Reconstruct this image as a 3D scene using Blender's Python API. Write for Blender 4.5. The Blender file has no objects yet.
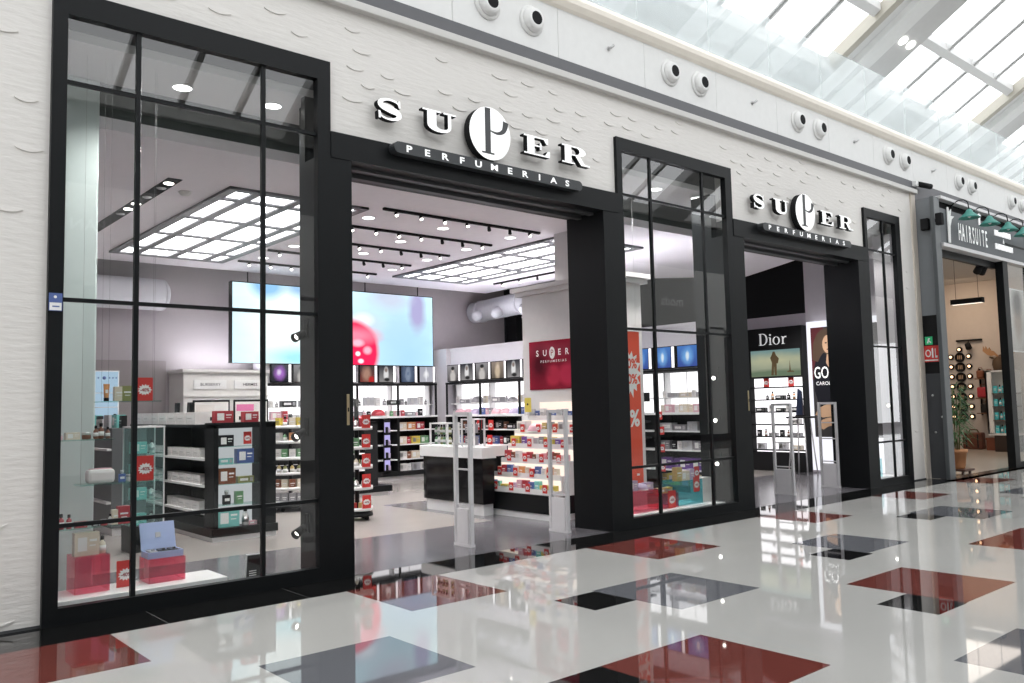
import bpy, bmesh, math, random
from mathutils import Vector, Matrix
C = bpy.context.scene.collection
PI = math.pi
rnd = random.Random(7)
# ------------------------------------------------------------------ materials
MATS = {}
def nodes_of(name):
    m = bpy.data.materials.new(name); m.use_nodes = True
    nt = m.node_tree; nt.nodes.clear()
    out = nt.nodes.new('ShaderNodeOutputMaterial')
    return m, nt, out
def N(nt, t, **k):
    n = nt.nodes.new(t)
    for a, b in k.items():
        if a.startswith('i_'): n.inputs[a[2:].replace('_', ' ')].default_value = b
        else: setattr(n, a, b)
    return n
def rgba(c): return (c[0], c[1], c[2], 1)
def mat(name, col, rough=.5, metal=0, emit=None, es=0, var=.04, scale=9, bump=0, bscale=40, stretch=(1, 1, 1), ior=1.5, alpha=1):
    """principled surface with a little procedural variation in its colour (and a noise bump)"""
    if name in MATS: return MATS[name]
    m, nt, out = nodes_of(name)
    p = N(nt, 'ShaderNodeBsdfPrincipled'); nt.links.new(p.outputs[0], out.inputs[0])
    tc = N(nt, 'ShaderNodeTexCoord'); mp = N(nt, 'ShaderNodeMapping'); mp.inputs['Scale'].default_value = stretch
    nt.links.new(tc.outputs['Object'], mp.inputs[0])
    no = N(nt, 'ShaderNodeTexNoise'); no.inputs['Scale'].default_value = scale; nt.links.new(mp.outputs[0], no.inputs[0])
    mx = N(nt, 'ShaderNodeMixRGB'); mx.inputs[1].default_value = rgba([c * (1 - var) for c in col]); mx.inputs[2].default_value = rgba([min(1, c * (1 + var)) for c in col])
    nt.links.new(no.outputs[0], mx.inputs[0]); nt.links.new(mx.outputs[0], p.inputs['Base Color'])
    p.inputs['Roughness'].default_value = rough; p.inputs['Metallic'].default_value = metal; p.inputs['IOR'].default_value = ior
    if max(col) < .03: p.inputs['Specular IOR Level'].default_value = .2
    if emit: p.inputs['Emission Color'].default_value = rgba(emit); p.inputs['Emission Strength'].default_value = es
    if bump:
        n2 = N(nt, 'ShaderNodeTexNoise'); n2.inputs['Scale'].default_value = bscale; n2.inputs['Detail'].default_value = 4
        nt.links.new(mp.outputs[0], n2.inputs[0])
        b = N(nt, 'ShaderNodeBump'); b.inputs['Strength'].default_value = bump; b.inputs['Distance'].default_value = .02
        nt.links.new(n2.outputs[0], b.inputs['Height']); nt.links.new(b.outputs[0], p.inputs['Normal'])
    MATS[name] = m; return m
def glow(name, col, s):
    if name in MATS: return MATS[name]
    m, nt, out = nodes_of(name)
    e = N(nt, 'ShaderNodeEmission'); e.inputs[0].default_value = rgba(col); e.inputs[1].default_value = s
    nt.links.new(e.outputs[0], out.inputs[0]); MATS[name] = m; return m
def glass(name, tint=(1, 1, 1), refl=1.0, ior=1.5, diff=0, dcol=(1, 1, 1)):
    """thin clear sheet: transparent + mirror by fresnel, optionally a little frosted"""
    if name in MATS: return MATS[name]
    m, nt, out = nodes_of(name)
    t = N(nt, 'ShaderNodeBsdfTransparent'); t.inputs[0].default_value = rgba(tint)
    g = N(nt, 'ShaderNodeBsdfGlossy'); g.inputs['Roughness'].default_value = 0.0
    base = t.outputs[0]
    if diff:
        d = N(nt, 'ShaderNodeBsdfDiffuse'); d.inputs[0].default_value = rgba(dcol)
        mm = N(nt, 'ShaderNodeMixShader'); mm.inputs[0].default_value = diff
        nt.links.new(t.outputs[0], mm.inputs[1]); nt.links.new(d.outputs[0], mm.inputs[2]); base = mm.outputs[0]
    f = N(nt, 'ShaderNodeFresnel'); f.inputs[0].default_value = ior
    ml = N(nt, 'ShaderNodeMath', operation='MULTIPLY'); ml.inputs[1].default_value = refl
    nt.links.new(f.outputs[0], ml.inputs[0])
    ge = N(nt, 'ShaderNodeNewGeometry'); inv = N(nt, 'ShaderNodeMath', operation='SUBTRACT'); inv.inputs[0].default_value = 1; nt.links.new(ge.outputs['Backfacing'], inv.inputs[1])
    m3 = N(nt, 'ShaderNodeMath', operation='MULTIPLY'); nt.links.new(ml.outputs[0], m3.inputs[0]); nt.links.new(inv.outputs[0], m3.inputs[1]); ml = m3
    x = N(nt, 'ShaderNodeMixShader'); nt.links.new(ml.outputs[0], x.inputs[0]); nt.links.new(base, x.inputs[1]); nt.links.new(g.outputs[0], x.inputs[2])
    nt.links.new(x.outputs[0], out.inputs[0]); MATS[name] = m; return m
def granite(name, a, b, rough=.03, sc=110):
    m, nt, out = nodes_of(name)
    p = N(nt, 'ShaderNodeBsdfPrincipled'); nt.links.new(p.outputs[0], out.inputs[0])
    tc = N(nt, 'ShaderNodeTexCoord')
    n1 = N(nt, 'ShaderNodeTexNoise'); n1.inputs['Scale'].default_value = sc; n1.inputs['Detail'].default_value = 2
    n2 = N(nt, 'ShaderNodeTexNoise'); n2.inputs['Scale'].default_value = 1.3
    nt.links.new(tc.outputs['Object'], n1.inputs[0]); nt.links.new(tc.outputs['Object'], n2.inputs[0])
    r = N(nt, 'ShaderNodeValToRGB'); r.color_ramp.elements[0].position = .41; r.color_ramp.elements[1].position = .59
    r.color_ramp.elements[0].color = rgba(a); r.color_ramp.elements[1].color = rgba(b)
    nt.links.new(n1.outputs[0], r.inputs[0])
    mx = N(nt, 'ShaderNodeMixRGB', blend_type='MULTIPLY'); mx.inputs[0].default_value = .12
    nt.links.new(r.outputs[0], mx.inputs[1]); nt.links.new(n2.outputs[0], mx.inputs[2]); nt.links.new(mx.outputs[0], p.inputs['Base Color'])
    p.inputs['Roughness'].default_value = rough; p.inputs['IOR'].default_value = 1.5
    MATS[name] = m; return m
def picture(name, layers, s=1.0):
    """a printed / displayed picture: ellipses (cu,cv,ru,rv,soft,colour) laid over a vertical two-colour ground, in Generated u (x or y) and v (z)"""
    if name in MATS: return MATS[name]
    m, nt, out = nodes_of(name)
    tc = N(nt, 'ShaderNodeTexCoord'); sep = N(nt, 'ShaderNodeSeparateXYZ'); nt.links.new(tc.outputs['UV'], sep.inputs[0])
    bot, top = layers[0]
    mx = N(nt, 'ShaderNodeMixRGB'); mx.inputs[1].default_value = rgba(bot); mx.inputs[2].default_value = rgba(top)
    nt.links.new(sep.outputs[1], mx.inputs[0]); cur = mx.outputs[0]
    no = N(nt, 'ShaderNodeTexNoise'); no.inputs['Scale'].default_value = 4; no.inputs['Detail'].default_value = 3
    nt.links.new(tc.outputs['UV'], no.inputs[0])
    def math_(op, a, b):
        n = N(nt, 'ShaderNodeMath', operation=op)
        for i, v in enumerate((a, b)):
            if isinstance(v, (int, float)): n.inputs[i].default_value = v
            else: nt.links.new(v, n.inputs[i])
        return n.outputs[0]
    for cu, cv, ru, rv, soft, col in layers[1:]:
        du = math_('DIVIDE', math_('SUBTRACT', sep.outputs[0], cu), ru); dv = math_('DIVIDE', math_('SUBTRACT', sep.outputs[1], cv), rv)
        d = math_('SQRT', math_('ADD', math_('MULTIPLY', du, du), math_('MULTIPLY', dv, dv)), 0)
        d = math_('ADD', d, math_('MULTIPLY', math_('SUBTRACT', no.outputs[0], .5), soft * 1.2))
        mr = N(nt, 'ShaderNodeMapRange'); mr.inputs['From Min'].default_value = 1 + soft; mr.inputs['From Max'].default_value = 1 - soft
        nt.links.new(d, mr.inputs['Value'])
        m2 = N(nt, 'ShaderNodeMixRGB'); nt.links.new(mr.outputs[0], m2.inputs[0]); nt.links.new(cur, m2.inputs[1]); m2.inputs[2].default_value = rgba(col)
        cur = m2.outputs[0]
    if s:
        e = N(nt, 'ShaderNodeEmission'); e.inputs[1].default_value = s
        nt.links.new(cur, e.inputs[0]); nt.links.new(e.outputs[0], out.inputs[0])
    else:
        p = N(nt, 'ShaderNodeBsdfPrincipled'); p.inputs['Roughness'].default_value = .6; p.inputs['Specular IOR Level'].default_value = .12
        nt.links.new(cur, p.inputs['Base Color']); nt.links.new(p.outputs[0], out.inputs[0])
    MATS[name] = m; return m

WHITEWALL = mat('white_stucco', (.775, .75, .72), .7, bump=.35, bscale=5, stretch=(1, 1, 5), var=.03)
PLAIN = mat('plain_white', (.80, .80, .79), .6)
OFFW = mat('off_white_board', (.74, .73, .71), .55)
CREAM = mat('cream_cove', (.93, .87, .78), .6)  # base colour lightened to stand in for the glow along the cove
GREYBAND = mat('grey_band', (.115, .115, .125), .5)
BLK = mat('black_frame', (.0065, .0075, .0085), .42)
BLKG = mat('black_gloss', (.008, .008, .009), .12)
BLKM = mat('black_matt', (.012, .012, .013), .8)
DKGREY = mat('dark_grey', (.06, .062, .066), .5)
GREYWALL = mat('lilac_grey_wall', (.45, .41, .43), .8)
CEIL = mat('ceiling_white', (.92, .875, .92), .8)
WHITE = mat('white_lacquer', (.82, .82, .82), .3)
STEEL = mat('steel', (.6, .6, .6), .3, 1)
ALU = mat('grey_aluminium', (.66, .65, .66), .4, .1)
GLASS = glass('window_glass', (.975, .985, .98), 2.0)
SHELFG = glass('shelf_glass', (.80, .93, .90), 1.0, diff=.08, dcol=(.5, .75, .7))
ACRYL = glass('clear_acrylic', (.96, .98, .98), 1.0)
PINKA = glass('pink_acrylic', (.985, .60, .68), .8, diff=.07, dcol=(.85, .2, .32))
TEALA = glass('teal_acrylic', (.68, .92, .94), .8, diff=.12, dcol=(.2, .7, .75))
BALG = glass('balustrade_glass', (.97, .99, .99), .5, diff=.26, dcol=(.93, .97, .98))  # diffuse white: slight frosting plus the skylight's pale reflection put into the colour
ROOFG = glass('roof_glass', (.97, .98, .98), .3)
LITWHITE = glow('lit_white_panel', (1, .97, 1), 1.7)
LITWARM = glow('warm_shelf_light', (1, .86, .74), 1.15)
PANELLIGHT = glow('ceiling_panel_light', (1, .975, 1), 5.5)
LAMP = glow('downlight_glow', (1, .98, .95), 8)
SPOTG = glow('spot_glow', (1, .95, .88), 10)
BULB = glow('warm_bulb', (1, .62, .35), 3)
SIGNW = mat('sign_white_face', (.92, .92, .92), .4, emit=(1, 1, 1), es=.35)
RED = mat('sale_red', (.62, .035, .03), .5, var=.08)
WHT = mat('print_white', (.85, .85, .84), .5)
DRED = mat('deep_red', (.30, .012, .03), .4)
# ------------------------------------------------------------------ mesh builder
class B:
    def __init__(s): s.bm = bmesh.new()
    def box(s, x0, x1, y0, y1, z0, z1, m=0, bev=0):
        vs = [s.bm.verts.new((x, y, z)) for x in (x0, x1) for y in (y0, y1) for z in (z0, z1)]
        fs = []
        for q in ((0, 1, 3, 2), (4, 6, 7, 5), (0, 4, 5, 1), (2, 3, 7, 6), (0, 2, 6, 4), (1, 5, 7, 3)):
            f = s.bm.faces.new([vs[i] for i in q]); f.material_index = m; fs.append(f)
        if bev:
            es = list({e for f in fs for e in f.edges})
            r = bmesh.ops.bevel(s.bm, geom=es, offset=bev, segments=2, affect='EDGES', profile=.5)
            for f in r['faces']: f.material_index = m
        return s
    def rbox(s, c, size, ang, m=0):
        """box centred at c, turned by ang about z"""
        n0 = len(s.bm.verts); a, b, d = [v / 2 for v in size]
        s.box(-a, a, -b, b, -d, d, m); s.bm.verts.ensure_lookup_table()
        M = Matrix.Translation(c) @ (ang if isinstance(ang, Matrix) else Matrix.Rotation(ang, 4, 'Z'))
        for v in s.bm.verts[n0:]: v.co = M @ v.co
        return s
    def lathe(s, prof, c=(0, 0, 0), seg=16, m=0, axis=(0, 0, 1), cap=True):
        q = Vector((0, 0, 1)).rotation_difference(Vector(axis)).to_matrix(); c = Vector(c); rings = []
        for r, h in prof:
            if r < 1e-6: rings.append([s.bm.verts.new(c + q @ Vector((0, 0, h)))])
            else: rings.append([s.bm.verts.new(c + q @ Vector((r * math.cos(2 * PI * i / seg), r * math.sin(2 * PI * i / seg), h))) for i in range(seg)])
        for k in range(len(rings) - 1):
            A, D = rings[k], rings[k + 1]; mm = m[k] if isinstance(m, (list, tuple)) else m
            for i in range(seg):
                j = (i + 1) % seg
                if len(A) == 1 and len(D) == 1: continue
                if len(A) == 1: f = s.bm.faces.new((A[0], D[j], D[i]))
                elif len(D) == 1: f = s.bm.faces.new((A[i], A[j], D[0]))
                else: f = s.bm.faces.new((A[i], A[j], D[j], D[i]))
                f.material_index = mm; f.smooth = seg > 8
        for ring, fl in ((rings[0], True), (rings[-1], False)):
            if len(ring) > 1 and cap:
                f = s.bm.faces.new(list(reversed(ring)) if fl else ring); f.material_index = (m[0] if fl else m[-1]) if isinstance(m, (list, tuple)) else m
        return s
    def tube(s, pts, r, seg=8, m=0):
        pts = [Vector(p) for p in pts]; rings = []
        for i, p in enumerate(pts):
            d = (pts[min(i + 1, len(pts) - 1)] - pts[max(i - 1, 0)]).normalized()
            a = d.cross(Vector((0, 0, 1)));
            if a.length < 1e-3: a = d.cross(Vector((1, 0, 0)))
            a.normalize(); b = d.cross(a); rr = r[i] if isinstance(r, (list, tuple)) else r
            rings.append([s.bm.verts.new(p + (a * math.cos(2 * PI * k / seg) + b * math.sin(2 * PI * k / seg)) * rr) for k in range(seg)])
        for A, D in zip(rings, rings[1:]):
            for i in range(seg):
                j = (i + 1) % seg; f = s.bm.faces.new((A[i], D[i], D[j], A[j])); f.material_index = m; f.smooth = True
        for g in (rings[0], list(reversed(rings[-1]))):
            f = s.bm.faces.new(g); f.material_index = m
        return s
    def prism(s, pts, o, u, v, depth, mf=0, ms=None):
        """2-D outline extruded: front at o, in axes u, v; depth goes away from the viewer along -(u x v)"""
        o, u, v = Vector(o), Vector(u), Vector(v); n = u.cross(v); ms = mf if ms is None else ms
        area = sum(a[0] * b[1] - b[0] * a[1] for a, b in zip(pts, pts[1:] + pts[:1]))
        if area < 0: pts = pts[::-1]
        F = [s.bm.verts.new(o + u * a + v * b) for a, b in pts]; K = [s.bm.verts.new(o + u * a + v * b - n * depth) for a, b in pts]
        f = s.bm.faces.new(F); f.material_index = mf
        f = s.bm.faces.new(K[::-1]); f.material_index = ms
        L = len(pts)
        for i in range(L):
            j = (i + 1) % L; f = s.bm.faces.new((F[j], F[i], K[i], K[j])); f.material_index = ms
        return s
    def quad(s, o, u, v, m=0, uv=True):
        """picture quad with UVs 0..1"""
        o, u, v = Vector(o), Vector(u), Vector(v); L = s.bm.loops.layers.uv.verify()
        f = s.bm.faces.new([s.bm.verts.new(p) for p in (o, o + u, o + u + v, o + v)]); f.material_index = m
        for l, t in zip(f.loops, ((0, 0), (1, 0), (1, 1), (0, 1))): l[L].uv = t
        return s
    def text(s, txt, o, u, v, size, depth=.004, mf=0, sx=1, off=0, align='LEFT', spacing=1):
        cu = bpy.data.curves.new('t', 'FONT'); cu.body = txt; cu.size = 1; cu.offset = off; cu.align_x = align; cu.space_character = spacing
        cu.resolution_u = 3
        ob = bpy.data.objects.new('t', cu); C.objects.link(ob)
        dg = bpy.context.evaluated_depsgraph_get(); me = ob.evaluated_get(dg).to_mesh()
        o, u, v = Vector(o), Vector(u), Vector(v); n = u.cross(v)
        vs = [s.bm.verts.new(o + u * (p.co.x * size * sx) + v * (p.co.y * size) + n * depth) for p in me.vertices]
        for p in me.polygons:
            try: f = s.bm.faces.new([vs[i] for i in p.vertices]); f.material_index = mf
            except ValueError: pass
        bpy.data.objects.remove(ob); bpy.data.curves.remove(cu)
        return s
    def xf(s, M):
        for v in s.bm.verts: v.co = M @ v.co
        return s
    def mesh(s, name, mats):
        me = bpy.data.meshes.new(name); bmesh.ops.recalc_face_normals(s.bm, faces=s.bm.faces[:]) if False else None
        s.bm.to_mesh(me); s.bm.free()
        for m in (mats if isinstance(mats, (list, tuple)) else [mats]): me.materials.append(m)
        return me
def obj(name, b, mats, parent=None, loc=None, local=False):
    me = b.mesh(name, mats); o = bpy.data.objects.new(name, me); C.objects.link(o)
    if parent is not None:
        o.parent = parent
        w = Vector((0, 0, 0)); p = parent
        while p: w += p.location; p = p.parent
        if not local: me.transform(Matrix.Translation(-w))
    if loc is not None:
        o.location = loc
    return o
def props(o, label, cat, group=None):
    o['label'] = label; o['category'] = cat
    if group: o['group'] = group
    return o
def thing(name, label, cat, loc=(0, 0, 0), group=None):
    o = bpy.data.objects.new(name, None); C.objects.link(o); o.location = loc; o.empty_display_size = .1
    return props(o, label, cat, group)
def solo(name, b, mats, label, cat, group=None, base=None):
    """a thing that is one mesh; its origin goes to base"""
    o = obj(name, b, mats)
    if base is not None:
        o.data.transform(Matrix.Translation(-Vector(base))); o.location = base
    return props(o, label, cat, group)
def struct(name, b, mats, parent=None):
    o = obj(name, b, mats, parent)
    if parent is None: o['kind'] = 'structure'
    return o
def holder(name):
    o = bpy.data.objects.new(name, None); C.objects.link(o); o['kind'] = 'structure'; return o
def dup(root, loc, label=None, group=None, rotz=None, scale=None):
    r = root.copy(); C.objects.link(r); r.location = loc
    if rotz is not None: r.rotation_euler = (0, 0, rotz)
    if scale is not None: r.scale = scale
    if label: r['label'] = label
    if group: r['group'] = group
    for ch in list(root.children):
        c = ch.copy(); C.objects.link(c); c.parent = r
        for g in ch.children:
            d = g.copy(); C.objects.link(d); d.parent = c
    return r
ORD = ['first', 'second', 'third', 'fourth', 'fifth', 'sixth', 'seventh', 'eighth', 'ninth', 'tenth', 'eleventh', 'twelfth', 'thirteenth', 'fourteenth', 'fifteenth', 'sixteenth', 'seventeenth', 'eighteenth', 'nineteenth', 'twentieth']
UX, UZ = (1, 0, 0), (0, 0, 1)          # a front facing -y : u = +x, v = +z
WX = (0, -1, 0)                         # a front facing -x : u = -y, v = +z
def ell(cx, cy, rx, ry, a0=0, a1=2 * PI, n=32):
    full = abs(a1 - a0 - 2 * PI) < 1e-6
    return [(cx + rx * math.cos(a0 + (a1 - a0) * i / n), cy + ry * math.sin(a0 + (a1 - a0) * i / n)) for i in range(n if full else n + 1)]
def stroke(pts, ws):
    L, R_ = [], []
    for i, p in enumerate(pts):
        a, b = pts[max(0, i - 1)], pts[min(len(pts) - 1, i + 1)]
        d = (b[0] - a[0], b[1] - a[1]); l = math.hypot(*d) or 1; n = (-d[1] / l, d[0] / l); w = ws[i] / 2
        L.append((p[0] + n[0] * w, p[1] + n[1] * w)); R_.append((p[0] - n[0] * w, p[1] - n[1] * w))
    return L + R_[::-1]
def rect(a, b, c, d): return [(a, c), (b, c), (b, d), (a, d)]
def bez(p, n=10):
    """Catmull-Rom through p"""
    out = []; q = [p[0]] + p + [p[-1]]
    for i in range(1, len(q) - 2):
        for k in range(n):
            t = k / n; out.append(tuple(.5 * (2 * q[i][j] + (q[i + 1][j] - q[i - 1][j]) * t + (2 * q[i - 1][j] - 5 * q[i][j] + 4 * q[i + 1][j] - q[i + 2][j]) * t * t + (3 * q[i][j] - q[i - 1][j] - 3 * q[i + 1][j] + q[i + 2][j]) * t ** 3) for j in (0, 1)))
    return out + [p[-1]]
# ================================================================== THE SETTING
YB = -0.60                                   # outer edge of the black stone border in front of the shop
LIGHTG = granite('granite_light', (.37, .365, .35), (.58, .57, .545), sc=230)
REDG = granite('granite_red', (.11, .026, .021), (.19, .052, .042), sc=200)
GREYG = granite('granite_grey', (.075, .077, .086), (.20, .205, .225), sc=200)
BLACKG = granite('granite_black', (.004, .004, .004), (.012, .012, .012))
tiles = [ # x0 x1 y0 y1 material
 (-.2, 1.84, -1.52, YB, 1), (3.79, 4.78, -1.63, YB, 1), (6.8, 7.88, -1.63, YB, 1), (10.15, 11.1, -1.49, YB, 1), (13.45, 14.5, -1.42, YB, 1), (16.6, 17.7, -1.3, YB+.15, 1),
 (2.30, 3.27, -3.11, -2.12, 2), (5.29, 6.36, -3.11, -2.15, 2), (4.81, 5.29, -2.65, -2.18, 3), (3.82, 4.82, -4.6, -3.64, 1), (3.30, 3.82, -4.12, -3.64, 3),
 (8.53, 9.48, -2.98, -2.1, 2), (8.03, 8.53, -3.04, -2.6, 3), (6.98, 8.02, -4.54, -3.56, 1), (6.46, 6.98, -4.55, -4.08, 3), (5.41, 6.45, -6.05, -5.07, 2),
 (11.8, 12.85, -2.9, -1.92, 2), (11.3, 11.8, -2.44, -1.97, 3), (9.72, 11.3, -4.4, -3.5, 1), (15.1, 16.2, -2.85, -1.88, 2), (14.6, 15.1, -2.85, -2.4, 3),
 (13.0, 14.1, -4.4, -3.45, 1), (.3, 1.3, -4.6, -3.6, 1), (2.3, 3.3, -6.1, -5.1, 2), (8.6, 9.6, -6.0, -5.05, 2), (18.5, 19.5, -2.9, -1.9, 1), (11.5, 12.5, -6.0, -5.05, 2),
 (21, 22, -1.5, YB, 1), (22.2, 23.2, -3, -2, 2)]
xs = sorted({-8., 45.} | {t[i] for t in tiles for i in (0, 1)}); ys = sorted({-13., YB, YB + .15} | {t[i] for t in tiles for i in (2, 3)})
b = B(); grid = {}
def gv(i, j):
    if (i, j) not in grid: grid[i, j] = b.bm.verts.new((xs[i], ys[j], 0))
    return grid[i, j]
for i in range(len(xs) - 1):
    for j in range(len(ys) - 1):
        cx, cy = (xs[i] + xs[i + 1]) / 2, (ys[j] + ys[j + 1]) / 2
        if cy > YB and cx < 17: continue
        k = 0
        for t in tiles:
            if t[0] < cx < t[1] and t[2] < cy < t[3]: k = t[4]
        f = b.bm.faces.new((gv(i, j), gv(i + 1, j), gv(i + 1, j + 1), gv(i, j + 1))); f.material_index = k
b.box(-8, 45, -13, YB, -.1, -.02, 0)
struct('floor', b, [LIGHTG, REDG, GREYG, BLACKG])
b = B()                                        # black border slabs with fine joints
SEAM = mat('joint_grey', (.09, .09, .09), .5)
jx = [-8] + [-.1 + 1.18 * i for i in range(15)] + [17.0]
for i in range(len(jx) - 1):
    x0, x1 = jx[i] + .004, jx[i + 1] - .004
    b.box(x0, x1, YB, -.012, -.08, 0, 0)
b.box(-8, 17, YB + .001, .0, -.09, -.002, 1)
struct('floor_border', b, [BLACKG, SEAM])
SHG = mat('shop_floor_grey', (.135, .128, .14), .18, var=.12, scale=2.2, bump=0)
SHB = mat('shop_floor_beige', (.31, .285, .27), .20, var=.06, scale=2)
b = B()
for x0, x1, y0, y1, k in ((1, 17.2, 0, 1.98, 0), (1, 7.56, 1.98, 9.4, 1), (7.56, 17.2, 4.86, 9.4, 1), (7.56, 11.5, 1.98, 4.86, 0), (11.5, 17.2, 1.98, 2.9, 0), (11.5, 17.2, 2.9, 4.86, 1)):
    b.box(x0, x1, y0, y1, -.08, 0, k)
struct('floor_shop', b, [SHG, SHB])
# ---- front wall: white wavy stucco with the five openings
b = B(); T = .25
for x0, x1, z0, z1 in ((-8, 1.5, 0, 5.70), (1.5, 3.96, 5.04, 5.70), (3.96, 8.14, 4.34, 5.70), (8.14, 10.70, 5.11, 5.70), (10.70, 14.83, 4.34, 5.70), (14.83, 16.25, 5.09, 5.70), (16.25, 16.86, 0, 5.70)):
    b.box(x0, x1, 0, T, z0, z1)
r2 = random.Random(3)
def solid(x, z):
    for x0, x1, z0 in ((1.52, 4.06, 5.1), (3.9, 8.2, 4.38), (8.05, 10.8, 5.17), (10.6, 14.9, 4.38), (14.75, 16.35, 5.15)):
        if x0 - .16 < x < x1 + .16 and z < z0 + .07: return False
    return z < 5.6 and x < 16.6 and not (4.25 < x < 7.75 and abs(z - 4.66) < .20) and not (10.95 < x < 14.45 and abs(z - 4.66) < .20)
for iz in range(33):
    for ix in range(46):
        x = -1.2 + ix * .40 + (iz % 2) * .21 + r2.uniform(-.08, .08); z = .12 + iz * .172 + r2.uniform(-.03, .03)
        if r2.random() < .42 or not solid(x, z): continue
        w = r2.uniform(.10, .145); d = .038
        pts = [(x + w * t, z - d * (1 - t * t)) for t in [k / 5 - 1 for k in range(11)]]
        up = [(x + w * t, z - d * (1 - t * t) + .004 + .012 * (1 - t * t)) for t in [1 - k / 5 for k in range(11)]]
        b.prism(pts[1:-1] + up[1:-1], (0, -.011, 0), UX, UZ, .012)
struct('wall_front', b, WHITEWALL)
b = B(); b.box(16.86, 17.05, -.03, T, 0, 5.70); struct('trim_4', b, mat('beige_edge', (.62, .56, .49), .6))
b = B(); b.box(-8, 17.05, -.09, T, 5.66, 5.745, 0, .008); struct('trim_1', b, [mat('ledge_white', (.62, .605, .585), .5)])
b = B(); b.box(-8, 45, -.02, T, 5.745, 5.925); b.box(17.05, 45, -.02, T, 5.55, 5.745); struct('trim_2', b, GREYBAND)
b = B()                                        # smooth white bulkhead with panel seams
sx = [-8 + 1.65 * i for i in range(33)]
sx = [5.52 + 1.654 * k for k in range(-8, 24)]
for a, c in zip(sx, sx[1:]): b.box(a + .004, c - .004, 0, .2, 5.93, 6.60)
b.box(-8, 45, .012, .25, 5.93, 6.60)
struct('wall_bulkhead', b, PLAIN)
b = B(); prof = [(0, 6.58), (-.05, 6.60), (-.10, 6.66), (-.11, 6.72), (-.07, 6.80), (.02, 6.84), (.25, 6.84), (.25, 6.58)]
b.prism([(-y, z) for y, z in prof], (-8, 0, 0), (0, -1, 0), UZ, 53); struct('trim_3', b, CREAM)
# ---- upper gallery behind the glass balustrade, and the roof
b = B(); b.box(-8, 45, .25, 3.6, 6.55, 6.70); struct('floor_gallery', b, mat('gallery_floor', (.85, .85, .85), .6))
b = B(); b.box(-8, 45, 2.4, 2.6, 6.70, 8.75)
for k in range(20): b.box(.5 + 2.2 * k, 1.7 + 2.2 * k, 2.36, 2.4, 6.9, 8.5)
struct('wall_gallery', b, mat('pale_gallery', (.88, .91, .93), .5))
def rz(y): return 9.5 - .6009 * (y - 1)
RG = mat('roof_grey', (.55, .545, .54), .5); RW = mat('roof_white', (.74, .74, .73), .5); RBE = mat('roof_beige', (.46, .43, .37), .5)
def slope_box(b, x0, x1, ya, yb, t, m=0, up=0.0):
    """bar along the slope between ya (low) and yb (ridge side)"""
    for s_ in (0,):
        p = [(ya, rz(ya) + up), (yb, rz(yb) + up)]
        b.prism([(-p[0][0], p[0][1]), (-p[1][0], p[1][1]), (-p[1][0], p[1][1] - t), (-p[0][0], p[0][1] - t)], (x0, 0, 0), (0, -1, 0), UZ, x1 - x0, m)
RIDGE = -5.5
b = B()
for k in range(-3, 5):
    X = 17.04 + 7.45 * k
    slope_box(b, X, X + .20, 1.75, RIDGE, .30, 2); slope_box(b, X + .20, X + .50, 1.75, RIDGE, .24, 1)
    slope_box(b, X + .50, X + 1.02, 1.75, RIDGE, .42, 1); slope_box(b, X + 1.02, X + 1.93, 1.75, RIDGE, .36, 0)
struct('ceiling_beams', b, [RG, RW, RBE])
b = B()
for k in range(-3, 5):
    X = 17.04 + 7.45 * k
    for d in (3.35, 4.80, 6.18):
        slope_box(b, X + d - .085, X + d - .035, 1.75, RIDGE, .16, 0); slope_box(b, X + d + .035, X + d + .085, 1.75, RIDGE, .16, 0)
        slope_box(b, X + d - .035, X + d + .035, 1.75, RIDGE, .05, 1)
    for y in (.5, -1.5, -3.5):
        b.prism([(-y - .08, rz(y) - .05), (-y + .08, rz(y) + .05), (-y + .08, rz(y) - .13), (-y - .08, rz(y) - .23)], (X + 1.93, 0, 0), (0, -1, 0), UZ, 5.5, 0)
b.box(-8, 45, 1.6, 2.7, 8.72, 9.02, 1)
b.box(-8, 45, RIDGE - .3, RIDGE + .3, rz(RIDGE) - .3, rz(RIDGE), 0)
struct('ceiling_skylight_bars', b, [mat('bar_grey_light', (.72, .715, .71), .4), RW])
b = B()
for k in range(-3, 5): slope_box(b, 17.04 + 7.45 * k + 1.94, 17.04 + 7.45 * (k + 1) - .01, 1.7, RIDGE, .012, 0, .03)
struct('ceiling_skylight_glass', b, ROOFG)
# far side of the mall behind the photographer (it shows only as reflections in the shop windows)
b = B(); b.box(-8, 45, -13.3, -13, 4.6, 6.8, 0); b.box(-8, 45, -13.3, -13, 0, .3, 1)
for k in range(9): b.box(-8 + 6 * k, -7.1 + 6 * k, -13.3, -13, .3, 4.6, 0)
b.box(-8, 45, -15.5, -15.3, 0, 4.6, 2); b.box(-8, 45, -13.3, -13.1, 6.8, 8.7, 2); b.box(-8, 45, -13.3, -12.9, 8.7, 9.05, 0)
b.box(-8, 45, -15.3, -13.0, 4.5, 4.6, 0); b.box(-8, 45, -15.3, -13.0, -.1, 0, 0)
struct('wall_opposite', b, [OFFW, BLKM, mat('far_shop_dark', (.10, .11, .11), .5)])
b = B()
for y0, y1 in ((-13, RIDGE),):
    for k in range(-3, 5):
        X = 17.04 + 7.45 * k
        def sl(x0, x1, t, m): b.prism([(13, 9.05), (-RIDGE, rz(RIDGE)), (-RIDGE, rz(RIDGE) - t), (13, 9.05 - t)], (x0, 0, 0), (0, -1, 0), UZ, x1 - x0, m)
        sl(X, X + 1.93, .4, 0)
        for d in (3.35, 4.8, 6.18): sl(X + d - .07, X + d + .07, .16, 0)
struct('ceiling_beams_opposite', b, [RG])
b = B(); b.box(-8.2, -8, -13, .3, 0, 10); struct('wall_left', b, OFFW)
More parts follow.
